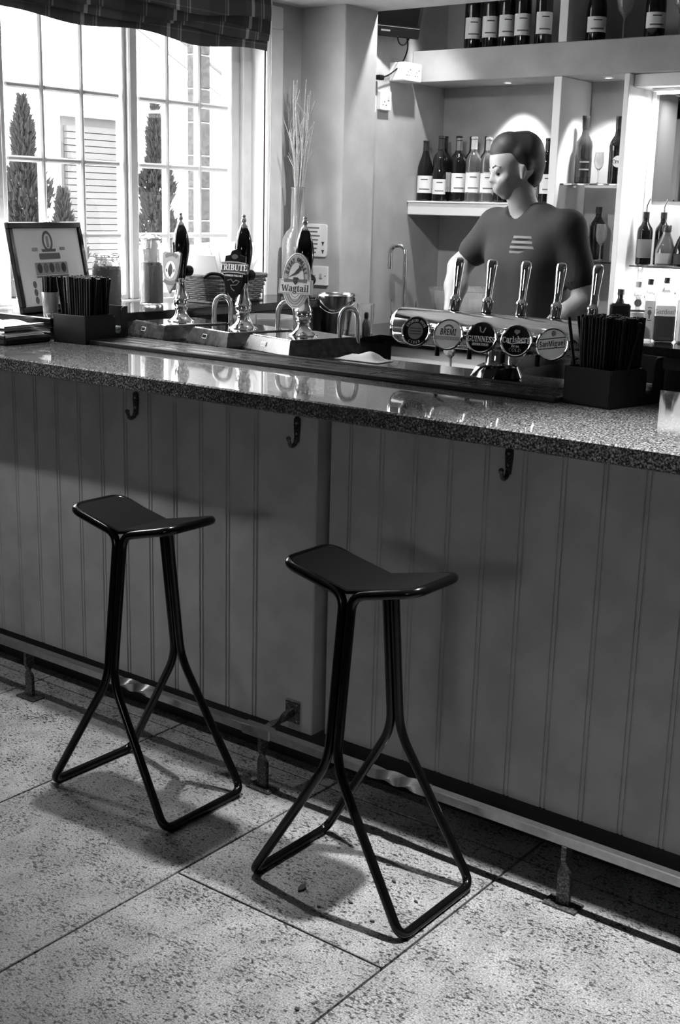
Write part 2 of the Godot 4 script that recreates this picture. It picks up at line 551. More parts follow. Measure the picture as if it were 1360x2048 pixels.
# ------------------------------------------------------------------ the window
func build_window():
	var x = -3.845
	var root := Node3D.new(); root.name = "window_1"; add_child(root)
	tag(root, "white wooden casement window of small square panes", "window", "", "structure")
	var fr = tool()
	box(fr, Vector3(x, 2.275, -0.76), Vector3(0.09, 0.05, 2.04), 0.004)
	box(fr, Vector3(x, 1.145, -0.76), Vector3(0.09, 0.05, 2.04), 0.004)
	box(fr, Vector3(x, 1.71, -1.752), Vector3(0.09, 1.08, 0.056), 0.004)
	box(fr, Vector3(x, 1.71, 0.232), Vector3(0.09, 1.08, 0.056), 0.004)
	part(fr, "window_frame", "white_wood", root)
	for z in [-1.0775, -0.4125]:
		part(bx(Vector3(x, 1.71, z), Vector3(0.085, 1.08, 0.045), 0.006), "mullion", "white_wood", root)
	# the lining of the opening and its flat surround
	var li = tool()
	box(li, Vector3(-3.787, 1.72, -1.784), Vector3(0.114, 1.20, 0.012)); box(li, Vector3(-3.787, 1.72, 0.264), Vector3(0.114, 1.20, 0.012))
	box(li, Vector3(-3.787, 2.304, -0.76), Vector3(0.114, 0.012, 2.04))
	part(li, "lining", "white_trim", root)
	var ar = tool()
	box(ar, Vector3(-3.721, 1.709, -1.835), Vector3(0.018, 1.185, 0.105), 0.005); box(ar, Vector3(-3.721, 1.709, 0.315), Vector3(0.018, 1.185, 0.105), 0.005)
	box(ar, Vector3(-3.721, 2.347, -0.76), Vector3(0.018, 0.09, 2.25), 0.005)
	part(ar, "surround", "white_wood", root)
	var sashes = [[-1.724, -1.10, [-1.483, -1.292], -1.67, -1.119], [-1.055, -0.435, [-0.834, -0.642], -1.036, -0.465], [-0.39, 0.204, [-0.18, 0.01], -0.37, 0.19]]
	var rows = [1.190, 1.425, 1.704, 1.962, 2.232]
	for s in sashes:
		var st = tool()
		var z0 = s[0]; var z1 = s[1]; var a = s[3]; var b = s[4]
		box(st, Vector3(x, 1.71, (z0 + a) * 0.5), Vector3(0.045, 1.08, absf(a - z0)), 0.004)
		box(st, Vector3(x, 1.71, (z1 + b) * 0.5), Vector3(0.045, 1.08, absf(b - z1)), 0.004)
		box(st, Vector3(x, 1.180, (a + b) * 0.5), Vector3(0.045, 0.024, b - a), 0.003)
		box(st, Vector3(x, 2.241, (a + b) * 0.5), Vector3(0.045, 0.018, b - a), 0.003)
		var sash = part(st, "sash", "white_wood", root)
		var zs = [a] + s[2] + [b]
		for z in s[2]: part(bx(Vector3(x, 1.71, z), Vector3(0.036, 1.06, 0.021), 0.006), "glazing_bar", "white_wood", sash)
		for i in 3:
			for k in 3: part(bx(Vector3(x, rows[i + 1], (zs[k] + zs[k + 1]) * 0.5), Vector3(0.034, 0.021, zs[k + 1] - zs[k] - 0.018), 0.006), "glazing_bar", "white_wood", sash)
		for i in 4:
			for k in 3: part(bx(Vector3(x, (rows[i] + rows[i + 1]) * 0.5, (zs[k] + zs[k + 1]) * 0.5), Vector3(0.004, rows[i + 1] - rows[i] - 0.014, zs[k + 1] - zs[k] - 0.014)), "pane", "pane", sash)
	# roman blind, pulled up into sagging folds
	var bl = thing("roman_blind", "dark tartan roman blind gathered in folds at the window top", "blind", Vector3(-3.66, 0, 0))
	var folds = [[0.000, 2.205, 2.46, 0.0], [0.022, 2.245, 2.46, 0.004], [0.040, 2.275, 2.46, 0.010], [0.058, 2.315, 2.45, 0.016]]
	for i in folds.size():
		var q = folds[i]
		var st := SurfaceTool.new(); st.begin(Mesh.PRIMITIVE_TRIANGLES); st.set_smooth_group(1)
		var nz = 40; var ny = 9; var grid = []
		for a in nz + 1:
			var z = lerpf(-1.715 + 0.012 * i, 0.24, float(a) / nz)
			var sag = 0.010 * sin(z * 5.1 + i * 1.3) + 0.007 * sin(z * 11.0 + i * 2.1) - 0.028 * smoothstep(-0.2, -0.7, z) * smoothstep(-1.7, -1.2, z) - 0.05 * smoothstep(-1.3, -1.7, z) * (0.25 + 0.3 * i) * 0.4
			var row = []
			for b in ny + 1:
				var t = float(b) / ny
				var y = lerpf(q[1] + sag, q[2] if i == 3 else q[1] + 0.16, t)
				var bulge = q[0] * 0.35 + 0.016 * sin(t * PI * 0.85) * (1.0 if i > 0 else 0.3) + 0.012 * i * (1.0 - t)
				row.append([Vector3(bulge - q[3] * 0.2, y, z), Vector2(z * 1.15, y * 1.3 + i * 0.17)])
			grid.append(row)
		for side in [0, 1]:
			for a in nz:
				for b in ny:
					for t in [[0, 0, 1, 0, 1, 1], [0, 0, 1, 1, 0, 1]]:
						var vs = []
						for e in 3: vs.append(grid[a + t[e * 2]][b + t[e * 2 + 1]])
						var off = Vector3(-0.0025, 0, 0) if side else Vector3.ZERO
						var out = Vector3(-1, 0, 0) if side else Vector3(1, 0, 0)
						if (vs[0][0] - vs[2][0]).cross(vs[0][0] - vs[1][0]).dot(out) < 0.0: vs.reverse()
						for v in vs: st.set_uv(v[1]); st.add_vertex(v[0] + off)
		part(st, "fold", "blind", bl)
	part(bx(Vector3(-0.02, 2.395, -0.74), Vector3(0.03, 0.025, 1.96), 0.003), "headrail", "white_trim", bl)
	var cord = thing("blind_cord", "thin beaded blind cord hanging beside the window", "cord", Vector3(-3.685, 0, -1.765))
	part(tb(V3([0, 2.40, 0, 0, 1.8, 0, 0, 1.26, 0]), 0.0022, 6), "strand", "paper_grey", cord)
	part(tb(V3([0.012, 2.40, 0.006, 0.012, 1.8, 0.006, 0.0, 1.26, 0]), 0.0022, 6), "strand", "paper_grey", cord)

# ------------------------------------------------------------------ outside
func conifer(label, at, h, r, n, sd):
	var t = thing("conifer", label, "tree", at, 0.0, "conifers outside the window")
	part(lt(V2([0.0, 0.0, 0.05, 0.0, 0.03, h * 0.6, 0.0, h * 0.95]), 8), "trunk", "bark", t)
	var rr := RandomNumberGenerator.new(); rr.seed = sd
	var st = tool()
	for i in n:
		var y = pow(rr.randf(), 1.3) * h
		var lim = r * (1.0 - y / h) * (0.75 + 0.25 * sin(y * 17.0 + sd))
		var an = rr.randf() * TAU; var d = sqrt(rr.randf()) * lim
		var p = Vector3(cos(an) * d, y, sin(an) * d)
		var dir = Vector3(cos(an), 0.9 + rr.randf(), sin(an)).normalized() * rr.randf_range(0.03, 0.07)
		var sd2 = dir.cross(Vector3(rr.randf() - 0.5, rr.randf() - 0.5, rr.randf() - 0.5)).normalized() * 0.014
		tri(st, p - sd2, p + sd2, p + dir, dir.cross(sd2))
		var s3 = dir.cross(sd2).normalized() * 0.013
		tri(st, p - s3, p + s3, p + dir * 0.9, sd2)
	part(st, "foliage", "leaf", t)

func build_outdoors():
	structure(span(Vector3(-16, -0.4, -16), Vector3(-3.98, -0.15, 12)), "floor_outside", "paving", "pale paving outside the window")
	# the neighbouring white house
	var h = thing("house", "white rendered house with a sloping roof edge outside the window", "building", Vector3(-8.5, -0.15, 0))
	var outline = V2([-11.5, 0, 2.0, 0, 2.0, 3.1, -4.3, 3.66, -11.5, 0.55])
	var wallpts = []
	for p in V2([2.0, 0, 2.0, 0.9, -4.30, 3.64, -9.5, 1.35, -9.5, 0]): wallpts.append(p)
	part(pl(wallpts, 0.25, 0.0, Transform3D(Basis(Vector3(0, 0, 1), Vector3(0, 1, 0), Vector3(1, 0, 0)), Vector3(-0.25, 0, 0))), "wall", "house", h)
	for s in [[-4.3, 3.68, -9.6, 1.34], [-4.3, 3.68, 2.1, 0.9]]:
		var a = Vector3(0.10, s[1], s[0]); var b = Vector3(0.10, s[3], s[2])
		var mid = (a + b) * 0.5; var ln = (b - a).length()
		var ang = atan2(b.y - a.y, absf(b.z - a.z))
		var sg = 1.0 if b.z > a.z else -1.0
		part(bx(Vector3.ZERO, Vector3(0.34, 0.022, ln), 0.0, Transform3D(Basis(Vector3(1, 0, 0), -ang * sg), mid + Vector3(0.02, 0.09, 0))), "roof_tiling", "roof", h)
		part(bx(Vector3.ZERO, Vector3(0.03, 0.15, ln), 0.0, Transform3D(Basis(Vector3(1, 0, 0), -ang * sg), mid + Vector3(0.16, 0.0, 0))), "barge_board", "white_trim", h)
	# louvred shutter on its wall
	var s = thing("louvred_shutter", "grey louvred shutter of horizontal slats on the white house", "shutter", Vector3(-8.47, 0.0, -4.975))
	part(bx(Vector3(0, 1.28, 0), Vector3(0.03, 1.92, 0.64)), "backing", "slat", s)
	for k in 34:
		part(bx(Vector3(0.03, 0.36 + k * 0.054, 0), Vector3(0.05, 0.047, 0.62), 0.0, turn(0, Vector3.ZERO)), "slat", "slat", s)
	part(bx(Vector3(0.05, 2.27, 0), Vector3(0.12, 0.05, 0.72), 0.004), "hood", "white_trim", s)
	# block pier just outside the far side of the window
	var p = thing("block_pier", "grey block pier with pale mortar joints outside the window", "pier", Vector3(-5.06, -0.15, -2.755))
	part(bx(Vector3(0, 1.55, 0), Vector3(0.045, 3.1, 0.112)), "mortar_core", "mortar", p)
	for k in 16: part(bx(Vector3(0, 0.10 + k * 0.178, 0), Vector3(0.06, 0.172, 0.125), 0.004), "block", "brick_block", p)
	conifer("dark pointed conifer growing outside, left of the louvred shutter", Vector3(-6.4, -0.15, -2.60), 2.30, 0.72, 9000, 3)
	conifer("slim pointed conifer growing outside, right of the louvred shutter", Vector3(-6.4, -0.15, -3.72), 2.34, 0.62, 8000, 8)
	conifer("low dark bushy conifer growing outside at the shutter's foot", Vector3(-6.0, -0.15, -2.56), 1.75, 0.75, 8000, 15)

# ------------------------------------------------------------------ the bar
func board_mesh(w, h, t):
	# flat board with one bead between two little grooves at its right edge
	var pr = V2([0, 0, 0, -t, w, -t, w, 0, w - 0.002, -0.0035, w - 0.005, -0.0035, w - 0.0065, -0.0005, w - 0.0115, -0.0005, w - 0.013, -0.0035, w - 0.016, -0.0035, w - 0.0175, 0])
	return pl(pr, h, 0.0, Transform3D(Basis(Vector3(1, 0, 0), Vector3(0, 0, 1), Vector3(0, 1, 0)), Vector3.ZERO))

func build_bar():
	var y0 = 0.130; var y1 = 1.045
	var bm = board_mesh(0.1035, y1 - y0, 0.02); bm.generate_normals(); var board = bm.commit()
	var l = thing("panelled_bar", "dark grey beaded board bar front with an end pilaster", "bar front", Vector3(0, y0, 0))
	for k in 14:
		part(board, "board", "panel", l, Vector3(-2.191 - 0.1035 * (k + 1), 0, 0))
	part(span(Vector3(-2.19, 0, -0.10), Vector3(-1.985, y1 - y0, 0.003), 0.003), "pilaster", "panel", l)
	part(span(Vector3(-3.729, 0, -0.10), Vector3(-2.191, y1 - y0, -0.021)), "carcass", "plinth", l)
	part(span(Vector3(-3.729, -y0, -0.16), Vector3(-1.986, 0.0, -0.07)), "plinth", "plinth", l)
	var r = thing("panelled_bar", "dark grey beaded board bar front set back beside the pilaster", "bar front", Vector3(0, y0, -0.035))
	part(board, "board", "panel", r, Vector3(-1.968, 0, 0)).scale.x = 0.69
	for k in 33:
		part(board, "board", "panel", r, Vector3(-1.8965 + 0.1035 * k, 0, 0))
	part(span(Vector3(-1.9845, 0, -0.075), Vector3(-1.9685, y1 - y0, -0.035)), "groove_back", "panel", r)
	part(span(Vector3(-1.968, 0, -0.10), Vector3(1.55, y1 - y0, -0.021)), "carcass", "plinth", r)
	part(span(Vector3(-1.984, -y0, -0.16), Vector3(1.55, 0.0, -0.07)), "plinth", "plinth", r)
	# polished granite slab
	var c = thing("countertop", "long polished speckled granite bar top", "countertop", Vector3.ZERO)
	part(span(Vector3(-3.73, 1.046, -0.74), Vector3(1.55, 1.09, 0.125), 0.004), "slab", "granite", c)
	# hooks under the counter edge
	for q in [[-2.665, 0.004, "cast iron coat hook under the bar top above the left stool"], [-2.052, 0.004, "cast iron coat hook on the pilaster of the bar front"], [-1.432, -0.034, "cast iron coat hook on the set back bar front above the right stool"]]:
		var h = thing("coat_hook", q[2], "hook", Vector3(q[0], 0.98, q[1]), 0.0, "coat hooks along the bar front")
		part(pl(V2([-0.007, -0.028, 0.007, -0.028, 0.011, 0.02, 0.010, 0.034, 0.004, 0.041, -0.004, 0.041, -0.010, 0.034, -0.011, 0.02]), 0.005, 0.0015), "back_plate", "hook_iron", h)
		var pts = fillet(V3([0, -0.014, 0.003, 0, -0.034, 0.008, 0, -0.038, 0.028, 0, -0.016, 0.036]), 0.022, 6)
		var rad = []
		for i in pts.size(): rad.append(lerpf(0.0065, 0.0048, float(i) / pts.size()))
		part(tb(pts, rad, 10), "hook_arm", "dark_iron", h)
		part(lt(V2([0, -0.007, 0.005, -0.005, 0.007, 0, 0.005, 0.005, 0, 0.007]), 12, Transform3D(Basis.IDENTITY, Vector3(0, -0.015, 0.036))), "tip", "dark_iron", h)
		for s in [0.022, -0.006]: part(lt(V2([0.0038, 0.0, 0.003, 0.0016, 0, 0.002]), 10, Transform3D(Basis(Vector3.RIGHT, PI / 2), Vector3(0, s, 0.005))), "screw", "iron", h)

# a square bar whose section turns as it goes
func twist_bar(st, pts, hw, hh, angles):
	st.set_smooth_group(-1)
	var rings = []
	for i in pts.size():
		var t = (pts[mini(i + 1, pts.size() - 1)] - pts[maxi(i - 1, 0)]).normalized()
		var up = Vector3.UP if absf(t.y) < 0.9 else Vector3.BACK
		var sd = t.cross(up).normalized(); up = sd.cross(t)
		var c = cos(angles[i]); var s = sin(angles[i])
		var u = sd * c + up * s; var v = up * c - sd * s
		rings.append([pts[i] + u * hw + v * hh, pts[i] - u * hw + v * hh, pts[i] - u * hw - v * hh, pts[i] + u * hw - v * hh])
	for i in pts.size() - 1:
		for k in 4:
			var k1 = (k + 1) % 4
			var a = rings[i][k]; var b = rings[i][k1]; var cc = rings[i + 1][k1]; var d = rings[i + 1][k]
			st.set_smooth_group(k + 1)
			quad(st, a, b, cc, d, (a + b + cc + d) * 0.25 - (pts[i] + pts[i + 1]) * 0.5)
	st.set_smooth_group(-1)
	for e in [0, pts.size() - 1]:
		var d = (pts[0] - pts[1]) if e == 0 else (pts[e] - pts[e - 1])
		quad(st, rings[e][0], rings[e][1], rings[e][2], rings[e][3], d)

func twist_between(st, a, b, t0, t1, turns, hw, hh):
	var pts = []; var an = []
	for i in 49:
		var t = float(i) / 48
		pts.append(a.lerp(b, t)); an.append(turns * TAU * smoothstep(t0, t1, t))
	twist_bar(st, pts, hw, hh, an)

func build_foot_rail():
	var rail = thing("foot_rail", "low iron foot rail with twisted sections along the bar", "foot rail", Vector3(0, 0, 0.130))
	var y = 0.166; var s = 0.0125
	var xs = [[-3.73, -2.66, 0], [-2.66, -2.45, 1], [-2.45, -1.69, 0], [-1.69, -1.51, 1], [-1.51, -0.75, 0], [-0.75, -0.55, 1], [-0.55, 1.55, 0]]
	for q in xs:
		var st = tool()
		if q[2]: twist_between(st, Vector3(q[0], y, 0), Vector3(q[1], y, 0), 0.0, 1.0, 0.5, s, s)
		else: box(st, Vector3((q[0] + q[1]) * 0.5, y, 0), Vector3(q[1] - q[0], s * 2, s * 2), 0.0025)
		part(st, "twisted_bar" if q[2] else "bar", "iron", rail)
	part(bx(Vector3(-2.069, y, 0), Vector3(0.10, 0.031, 0.031), 0.003), "joint_sleeve", "iron", rail)
	for x in [-3.043, -2.052, -1.131, -0.10, 0.9]:
		var st = tool()
		twist_between(st, Vector3(x, 0.004, 0), Vector3(x, y - 0.012, 0), 0.45, 0.8, 0.25, 0.016, 0.006)
		var p = part(st, "post", "dark_iron", rail)
		part(bx(Vector3(x, 0.003, 0.0), Vector3(0.085, 0.006, 0.05), 0.0015), "base_plate", "dark_iron", p)
		for sx in [-0.03, 0.03]: part(lt(V2([0.005, 0.006, 0.004, 0.0085, 0, 0.009]), 10, Transform3D(Basis.IDENTITY, Vector3(x + sx, 0, 0.012))), "screw", "iron", p)
	var st2 = tool()
	twist_between(st2, Vector3(-2.052, y + 0.004, -0.012), Vector3(-2.052, y + 0.020, -0.1215), 0.2, 0.85, 0.25, 0.011, 0.007)
	var b = part(st2, "wall_bracket", "dark_iron", rail)
	part(bx(Vector3(-2.052, y + 0.020, -0.1240), Vector3(0.05, 0.066, 0.005), 0.0015), "bracket_plate", "dark_iron", b)
	for q in [[-1, -1], [1, -1], [-1, 1], [1, 1]]: part(lt(V2([0.0035, 0.0, 0.003, 0.0018, 0, 0.002]), 8, Transform3D(Basis(Vector3.RIGHT, PI / 2), Vector3(-2.052 + 0.018 * q[0], y + 0.020 + 0.024 * q[1], -0.1215))), "screw", "iron", b)

# ------------------------------------------------------------------ stools
func build_stools():
	var t = thing("bar_stool", "black bent tube bar stool with saddle seat, before the plain left boards", "stool", Vector3(-2.287, 0, 0.342), 0.0, "black bar stools")
	var r = 0.0112
	for s in [-1.0, 1.0]:
		# one closed loop of tube: seat edge, upright, splayed leg, floor bar and back up again
		var g = 0.0114
		var pts = V3([
			s * g, 0.736, 0.080,   s * g, 0.352, 0.122,   s * 0.216, 0.0115, 0.146,   s * 0.216, 0.0115, -0.146,   s * g, 0.352, -0.124,   s * g, 0.736, -0.080,
			s * 0.180, 0.778, -0.086,   s * 0.180, 0.778, 0.086])
		part(tb(fillet(pts, [0.035, 0.05, 0.035, 0.035, 0.05, 0.035, 0.040, 0.040], 7, true), r, 12, true), "tube_frame", "stool_metal", t)
		for z in [-0.115, 0.115]: part(bx(Vector3(s * 0.216, 0.003, z), Vector3(0.020, 0.007, 0.03), 0.0015), "glide", "black_plastic", t)
	# folded seat pad, two wings that rise from the middle
	var st = tool()
	var rim = []
	for s in [1.0, -1.0]:
		for k in 9:
			var a = PI * 0.5 * k / 8.0
			var cx = 0.142; var cz = 0.048; var q = 0.036
			if s > 0: rim.append(Vector2(cx + sin(a) * q, cz + cos(a) * q))
			else: rim.append(Vector2(-cx - cos(a) * q, -cz - sin(a) * q))
		for k in 9:
			var a = PI * 0.5 * k / 8.0
			var cx = 0.142; var cz = 0.048; var q = 0.036
			if s > 0: rim.append(Vector2(cx + cos(a) * q, -cz - sin(a) * q))
			else: rim.append(Vector2(-cx - sin(a) * q, cz + cos(a) * q))
	var top = func(x): return 0.749 + 0.038 * absf(x) / 0.178
	# strips across the width
	var xs = []
	for i in 25: xs.append(lerpf(-0.178, 0.178, i / 24.0))
	var half = func(x):
		var ax = absf(x)
		if ax <= 0.142: return 0.084
		var d = minf((ax - 0.142) / 0.036, 1.0)
		return 0.048 + 0.036 * sqrt(maxf(0.0, 1.0 - d * d))
	for i in 24:
		var xa = xs[i]; var xb = xs[i + 1]; var ha = half.call(xa); var hb = half.call(xb); var ya = top.call(xa); var yb = top.call(xb)
		var th = 0.010
		for e in [[0.0, 1.0], [-th, -1.0]]:
			quad(st, Vector3(xa, ya + e[0], -ha), Vector3(xb, yb + e[0], -hb), Vector3(xb, yb + e[0], hb), Vector3(xa, ya + e[0], ha), Vector3(0, e[1], 0))
		for z in [-1.0, 1.0]:
			var bv = 0.003
			quad(st, Vector3(xa, ya - bv, z * (ha + bv)), Vector3(xb, yb - bv, z * (hb + bv)), Vector3(xb, yb - th, z * (hb + bv)), Vector3(xa, ya - th, z * (ha + bv)), Vector3(0, 0, z))
			quad(st, Vector3(xa, ya, z * ha), Vector3(xb, yb, z * hb), Vector3(xb, yb - bv, z * (hb + bv)), Vector3(xa, ya - bv, z * (ha + bv)), Vector3(0, 1, z))
	for s in [-1.0, 1.0]:
		var x = s * 0.178; var y = top.call(x); var h = half.call(x)
		quad(st, Vector3(x, y, -h), Vector3(x, y, h), Vector3(x + s * 0.003, y - 0.01, h), Vector3(x + s * 0.003, y - 0.01, -h), Vector3(s, 0, 0))
	part(st, "seat", "seat", t)
	copy(t, Vector3(-1.551, 0, 0.352), 0.0, "black bent tube bar stool with saddle seat, before the set back right boards")

# ------------------------------------------------------------------ shelves behind the bar
func build_back_bar():
	var zf = -2.76
	var u = thing("bottle_shelving", "built-in shelving with a deep grey beam and open bottle niches", "shelving", Vector3.ZERO)
	part(span(Vector3(-3.629, 2.155, BZ + 0.001), Vector3(1.5, 2.30, zf), 0.003), "beam", "wall", u)
	part(span(Vector3(-3.629, 1.53, BZ + 0.001), Vector3(-2.85, 1.597, zf), 0.003), "shelf", "white_trim", u)
	part(span(Vector3(-3.629, 1.589, zf), Vector3(-2.85, 1.597, zf + 0.006), 0.002), "shelf_lip", "white_trim", u)
	part(span(Vector3(-2.85, 1.001, BZ + 0.001), Vector3(-2.81, 2.154, zf), 0.002), "divider", "white_trim", u)
	part(span(Vector3(-2.505, 1.001, BZ + 0.001), Vector3(-2.48, 2.154, zf), 0.002), "divider", "white_trim", u)
	part(span(Vector3(-2.842, 2.301, BZ + 0.001), Vector3(-2.80, 2.799, zf), 0.002), "divider", "white_trim", u)
	part(span(Vector3(-1.3, 1.001, BZ + 0.001), Vector3(-1.26, 2.154, zf), 0.002), "divider", "white_trim", u)
	part(span(Vector3(-2.479, 2.10, -3.02), Vector3(-1.3, 2.154, -2.80), 0.002), "pelmet", "white_trim", u)
	part(span(Vector3(-2.478, 1.001, BZ + 0.001), Vector3(-2.455, 2.10, -3.0), 0.001), "mirror_frame", "white_trim", u)
	part(span(Vector3(-2.455, 1.62, BZ + 0.002), Vector3(-1.3, 2.10, -3.03)), "mirror", "mirror", u)
	part(span(Vector3(-2.455, 1.001, BZ + 0.002), Vector3(-1.3, 1.62, -3.035)), "splashback", "white_trim", u)
	# glass shelves
	for q in [[-2.809, -2.506, 1.690, -3.055, -2.80, "dark edged glass shelf holding two tall bottles in the narrow niche"], [-2.809, -2.506, 1.345, -3.055, -2.80, "dark edged glass shelf holding stemmed glasses in the narrow niche"], [-2.454, -1.30, 1.335, -3.03, -2.84, "glass shelf of spirit bottles before the bright splashback"]]:
		var g = thing("glass_shelf", q[5], "shelf", Vector3((q[0] + q[1]) * 0.5, q[2], (q[3] + q[4]) * 0.5))
		part(bx(Vector3(0, -0.004, 0), Vector3(q[1] - q[0], 0.008, q[4] - q[3]), 0.001), "pane", "smoky_glass", g)
		for sx in [-1, 1]: part(bx(Vector3(sx * ((q[1] - q[0]) * 0.5 - 0.012), -0.014, 0.02), Vector3(0.02, 0.012, 0.03), 0.002), "clip", "chrome", g)

func build_worktops():
	# window ledge
	var l = thing("window_ledge", "dark granite ledge under the paned window", "ledge", Vector3.ZERO)
	part(span(Vector3(-3.80, 1.131, -1.779), Vector3(-3.395, 1.165, -0.29), 0.003), "slab", "worktop", l)
	part(span(Vector3(-3.73, 1.131, -2.029), Vector3(-3.50, 1.165, -1.780), 0.003), "slab_end", "worktop", l)
	part(span(Vector3(-3.729, 1.091, -0.739), Vector3(-3.41, 1.130, -0.30)), "riser", "plinth", l)
	part(span(Vector3(-3.729, 1.001, -1.775), Vector3(-3.43, 1.130, -0.745)), "upstand", "plinth", l)
	# side and back worktops
	var w = thing("worktop", "dark worktop along the wall behind the beer pumps", "worktop", Vector3.ZERO)
	part(pl(V2([-3.729, 0.76, -3.18, 0.76, -3.22, 1.62, -3.30, 2.10, -2.56, 2.10, -2.52, 2.63, -1.26, 2.63, -1.26, 3.058, -3.628, 3.058, -3.628, 2.268, -3.482, 2.268, -3.482, 2.028, -3.729, 2.028]), 0.04, 0.0, Transform3D(Basis(Vector3(1, 0, 0), Vector3(0, 0, -1), Vector3(0, 1, 0)), Vector3(0, 0.96, 0))), "slab", "worktop", w)
	# white cupboards under the back worktop
	for q in [[-3.26, -2.935, "white cupboard under the back worktop beside the sink"], [-2.932, -2.60, "white cupboard under the back worktop beside the dark coolers"]]:
		var c = thing("base_cupboard", q[2], "cupboard", Vector3((q[0] + q[1]) * 0.5, 0, -2.13), 0.0, "white base cupboards")
		var w2 = q[1] - q[0]
		part(bx(Vector3(0, 0.53, -0.2), Vector3(w2, 0.855, 0.36), 0.002), "body", "cupboard", c)
		var d = part(bx(Vector3(0, 0.53, -0.008), Vector3(w2 - 0.006, 0.845, 0.018), 0.002), "door", "cupboard", c)
		part(bx(Vector3(w2 * 0.3, 0.75, 0.012), Vector3(0.012, 0.12, 0.02), 0.003), "handle", "brushed", d)
		part(bx(Vector3(0, 0.05, -0.22), Vector3(w2, 0.10, 0.30)), "plinth", "plinth", c)
	for q in [-2.18, -1.58]:
		var c = thing("bottle_cooler", "black under-counter bottle cooler beneath the spirits shelf", "cooler", Vector3(q, 0, -2.70), 0.0, "black bottle coolers")
		part(bx(Vector3(0, 0.48, -0.17), Vector3(0.58, 0.95, 0.34), 0.003), "body", "cooler", c)
		for sx in [-1, 1]:
			var d = part(bx(Vector3(sx * 0.145, 0.50, 0.01), Vector3(0.28, 0.80, 0.02), 0.003), "door", "black_gloss", c)
			part(bx(Vector3(sx * 0.03, 0.55, 0.028), Vector3(0.012, 0.30, 0.014), 0.003), "handle", "brushed", d)

# ------------------------------------------------------------------ lamps
func downlight(label, at, energy, angle, aim, attenuation = 0.6, r = 0.035, glowing = true):
	var t = thing("downlight", label, "lamp", at, 0.0, "recessed downlights")
	part(lt(V2([r * 0.75, 0.0, r * 0.78, -0.004, r * 1.25, -0.005, r * 1.35, 0.0]), 24), "bezel", "white_trim", t)
	part(lt(V2([0.0, -0.0012, r * 0.76, -0.0008, r * 0.76, -0.0001]), 20), "lens", "lamp_glow", t)
	var l = lamp("spot", "light", Vector3(0, -0.012, 0), energy, 0.03)
	l.spot_angle = angle; l.spot_angle_attenuation = attenuation
	t.add_child(l)
	l.look_at_from_position(at + Vector3(0, -0.012, 0), at + aim, Vector3(0, 0, 1) if absf(aim.normalized().y) > 0.9 else Vector3.UP)

func build_lamps():
	downlight("recessed ceiling downlight over the counter above the left stool", Vector3(-2.46, 2.41, 0.080), 5.6, 29.0, Vector3(0.0, -1, 0.04), 1.0)
	downlight("recessed ceiling downlight over the counter above the right stool", Vector3(-1.0, 2.41, 0.158), 14.0, 30.0, Vector3(0.0, -1, 0.05), 1.0)
	downlight("recessed ceiling downlight in front of the bar near the window wall", Vector3(-3.05, 2.41, 0.62), 2.0, 34.0, Vector3(0.0, -1, -0.42), 0.8)
	downlight("recessed ceiling downlight above the bottle shelves", Vector3(-3.22, 2.79, -2.41), 1.9, 44.0, Vector3(-0.5, -1, 0.12), 0.4)
	downlight("small downlight under the beam over the wide bottle niche", Vector3(-3.17, 2.154, -2.90), 1.1, 38.0, Vector3(0, -1, -0.28), 0.5, 0.018)
	downlight("small downlight under the beam over the narrow bottle niche", Vector3(-2.64, 2.154, -2.88), 0.8, 38.0, Vector3(-0.15, -1, -0.2), 0.5, 0.018)
	downlight("recessed ceiling downlight over the passage behind the bar", Vector3(-2.85, 2.41, -1.35), 2.1, 66.0, Vector3(-0.2, -1, -0.5), 1.0)
	# strip lamps in the spirits recess
	for q in [[Vector3(-1.88, 2.085, -2.90), 1.1, 1.6, "white strip lamp under the pelmet of the spirits recess"], [Vector3(-1.88, 1.318, -3.0), 1.1, 2.5, "white strip lamp under the glass shelf of spirit bottles"]]:
		var t = thing("strip_lamp", q[3], "lamp", q[0])
		part(bx(Vector3(0, 0.008, 0), Vector3(q[1], 0.012, 0.03), 0.002), "housing", "white_trim", t)
		part(tb([Vector3(-q[1] * 0.5 + 0.02, -0.005, 0), Vector3(q[1] * 0.5 - 0.02, -0.005, 0)], 0.006, 10), "tube", "tube_glow", t)
		var l := AreaLight3D.new(); l.name = "light"; l.area_size = Vector2(q[1] - 0.04, 0.02); l.light_energy = q[2]; l.shadow_enabled = true; l.area_range = 8.0
		t.add_child(l); l.position = Vector3(0, -0.014, 0); l.rotation_degrees = Vector3(-90, 0, 0)

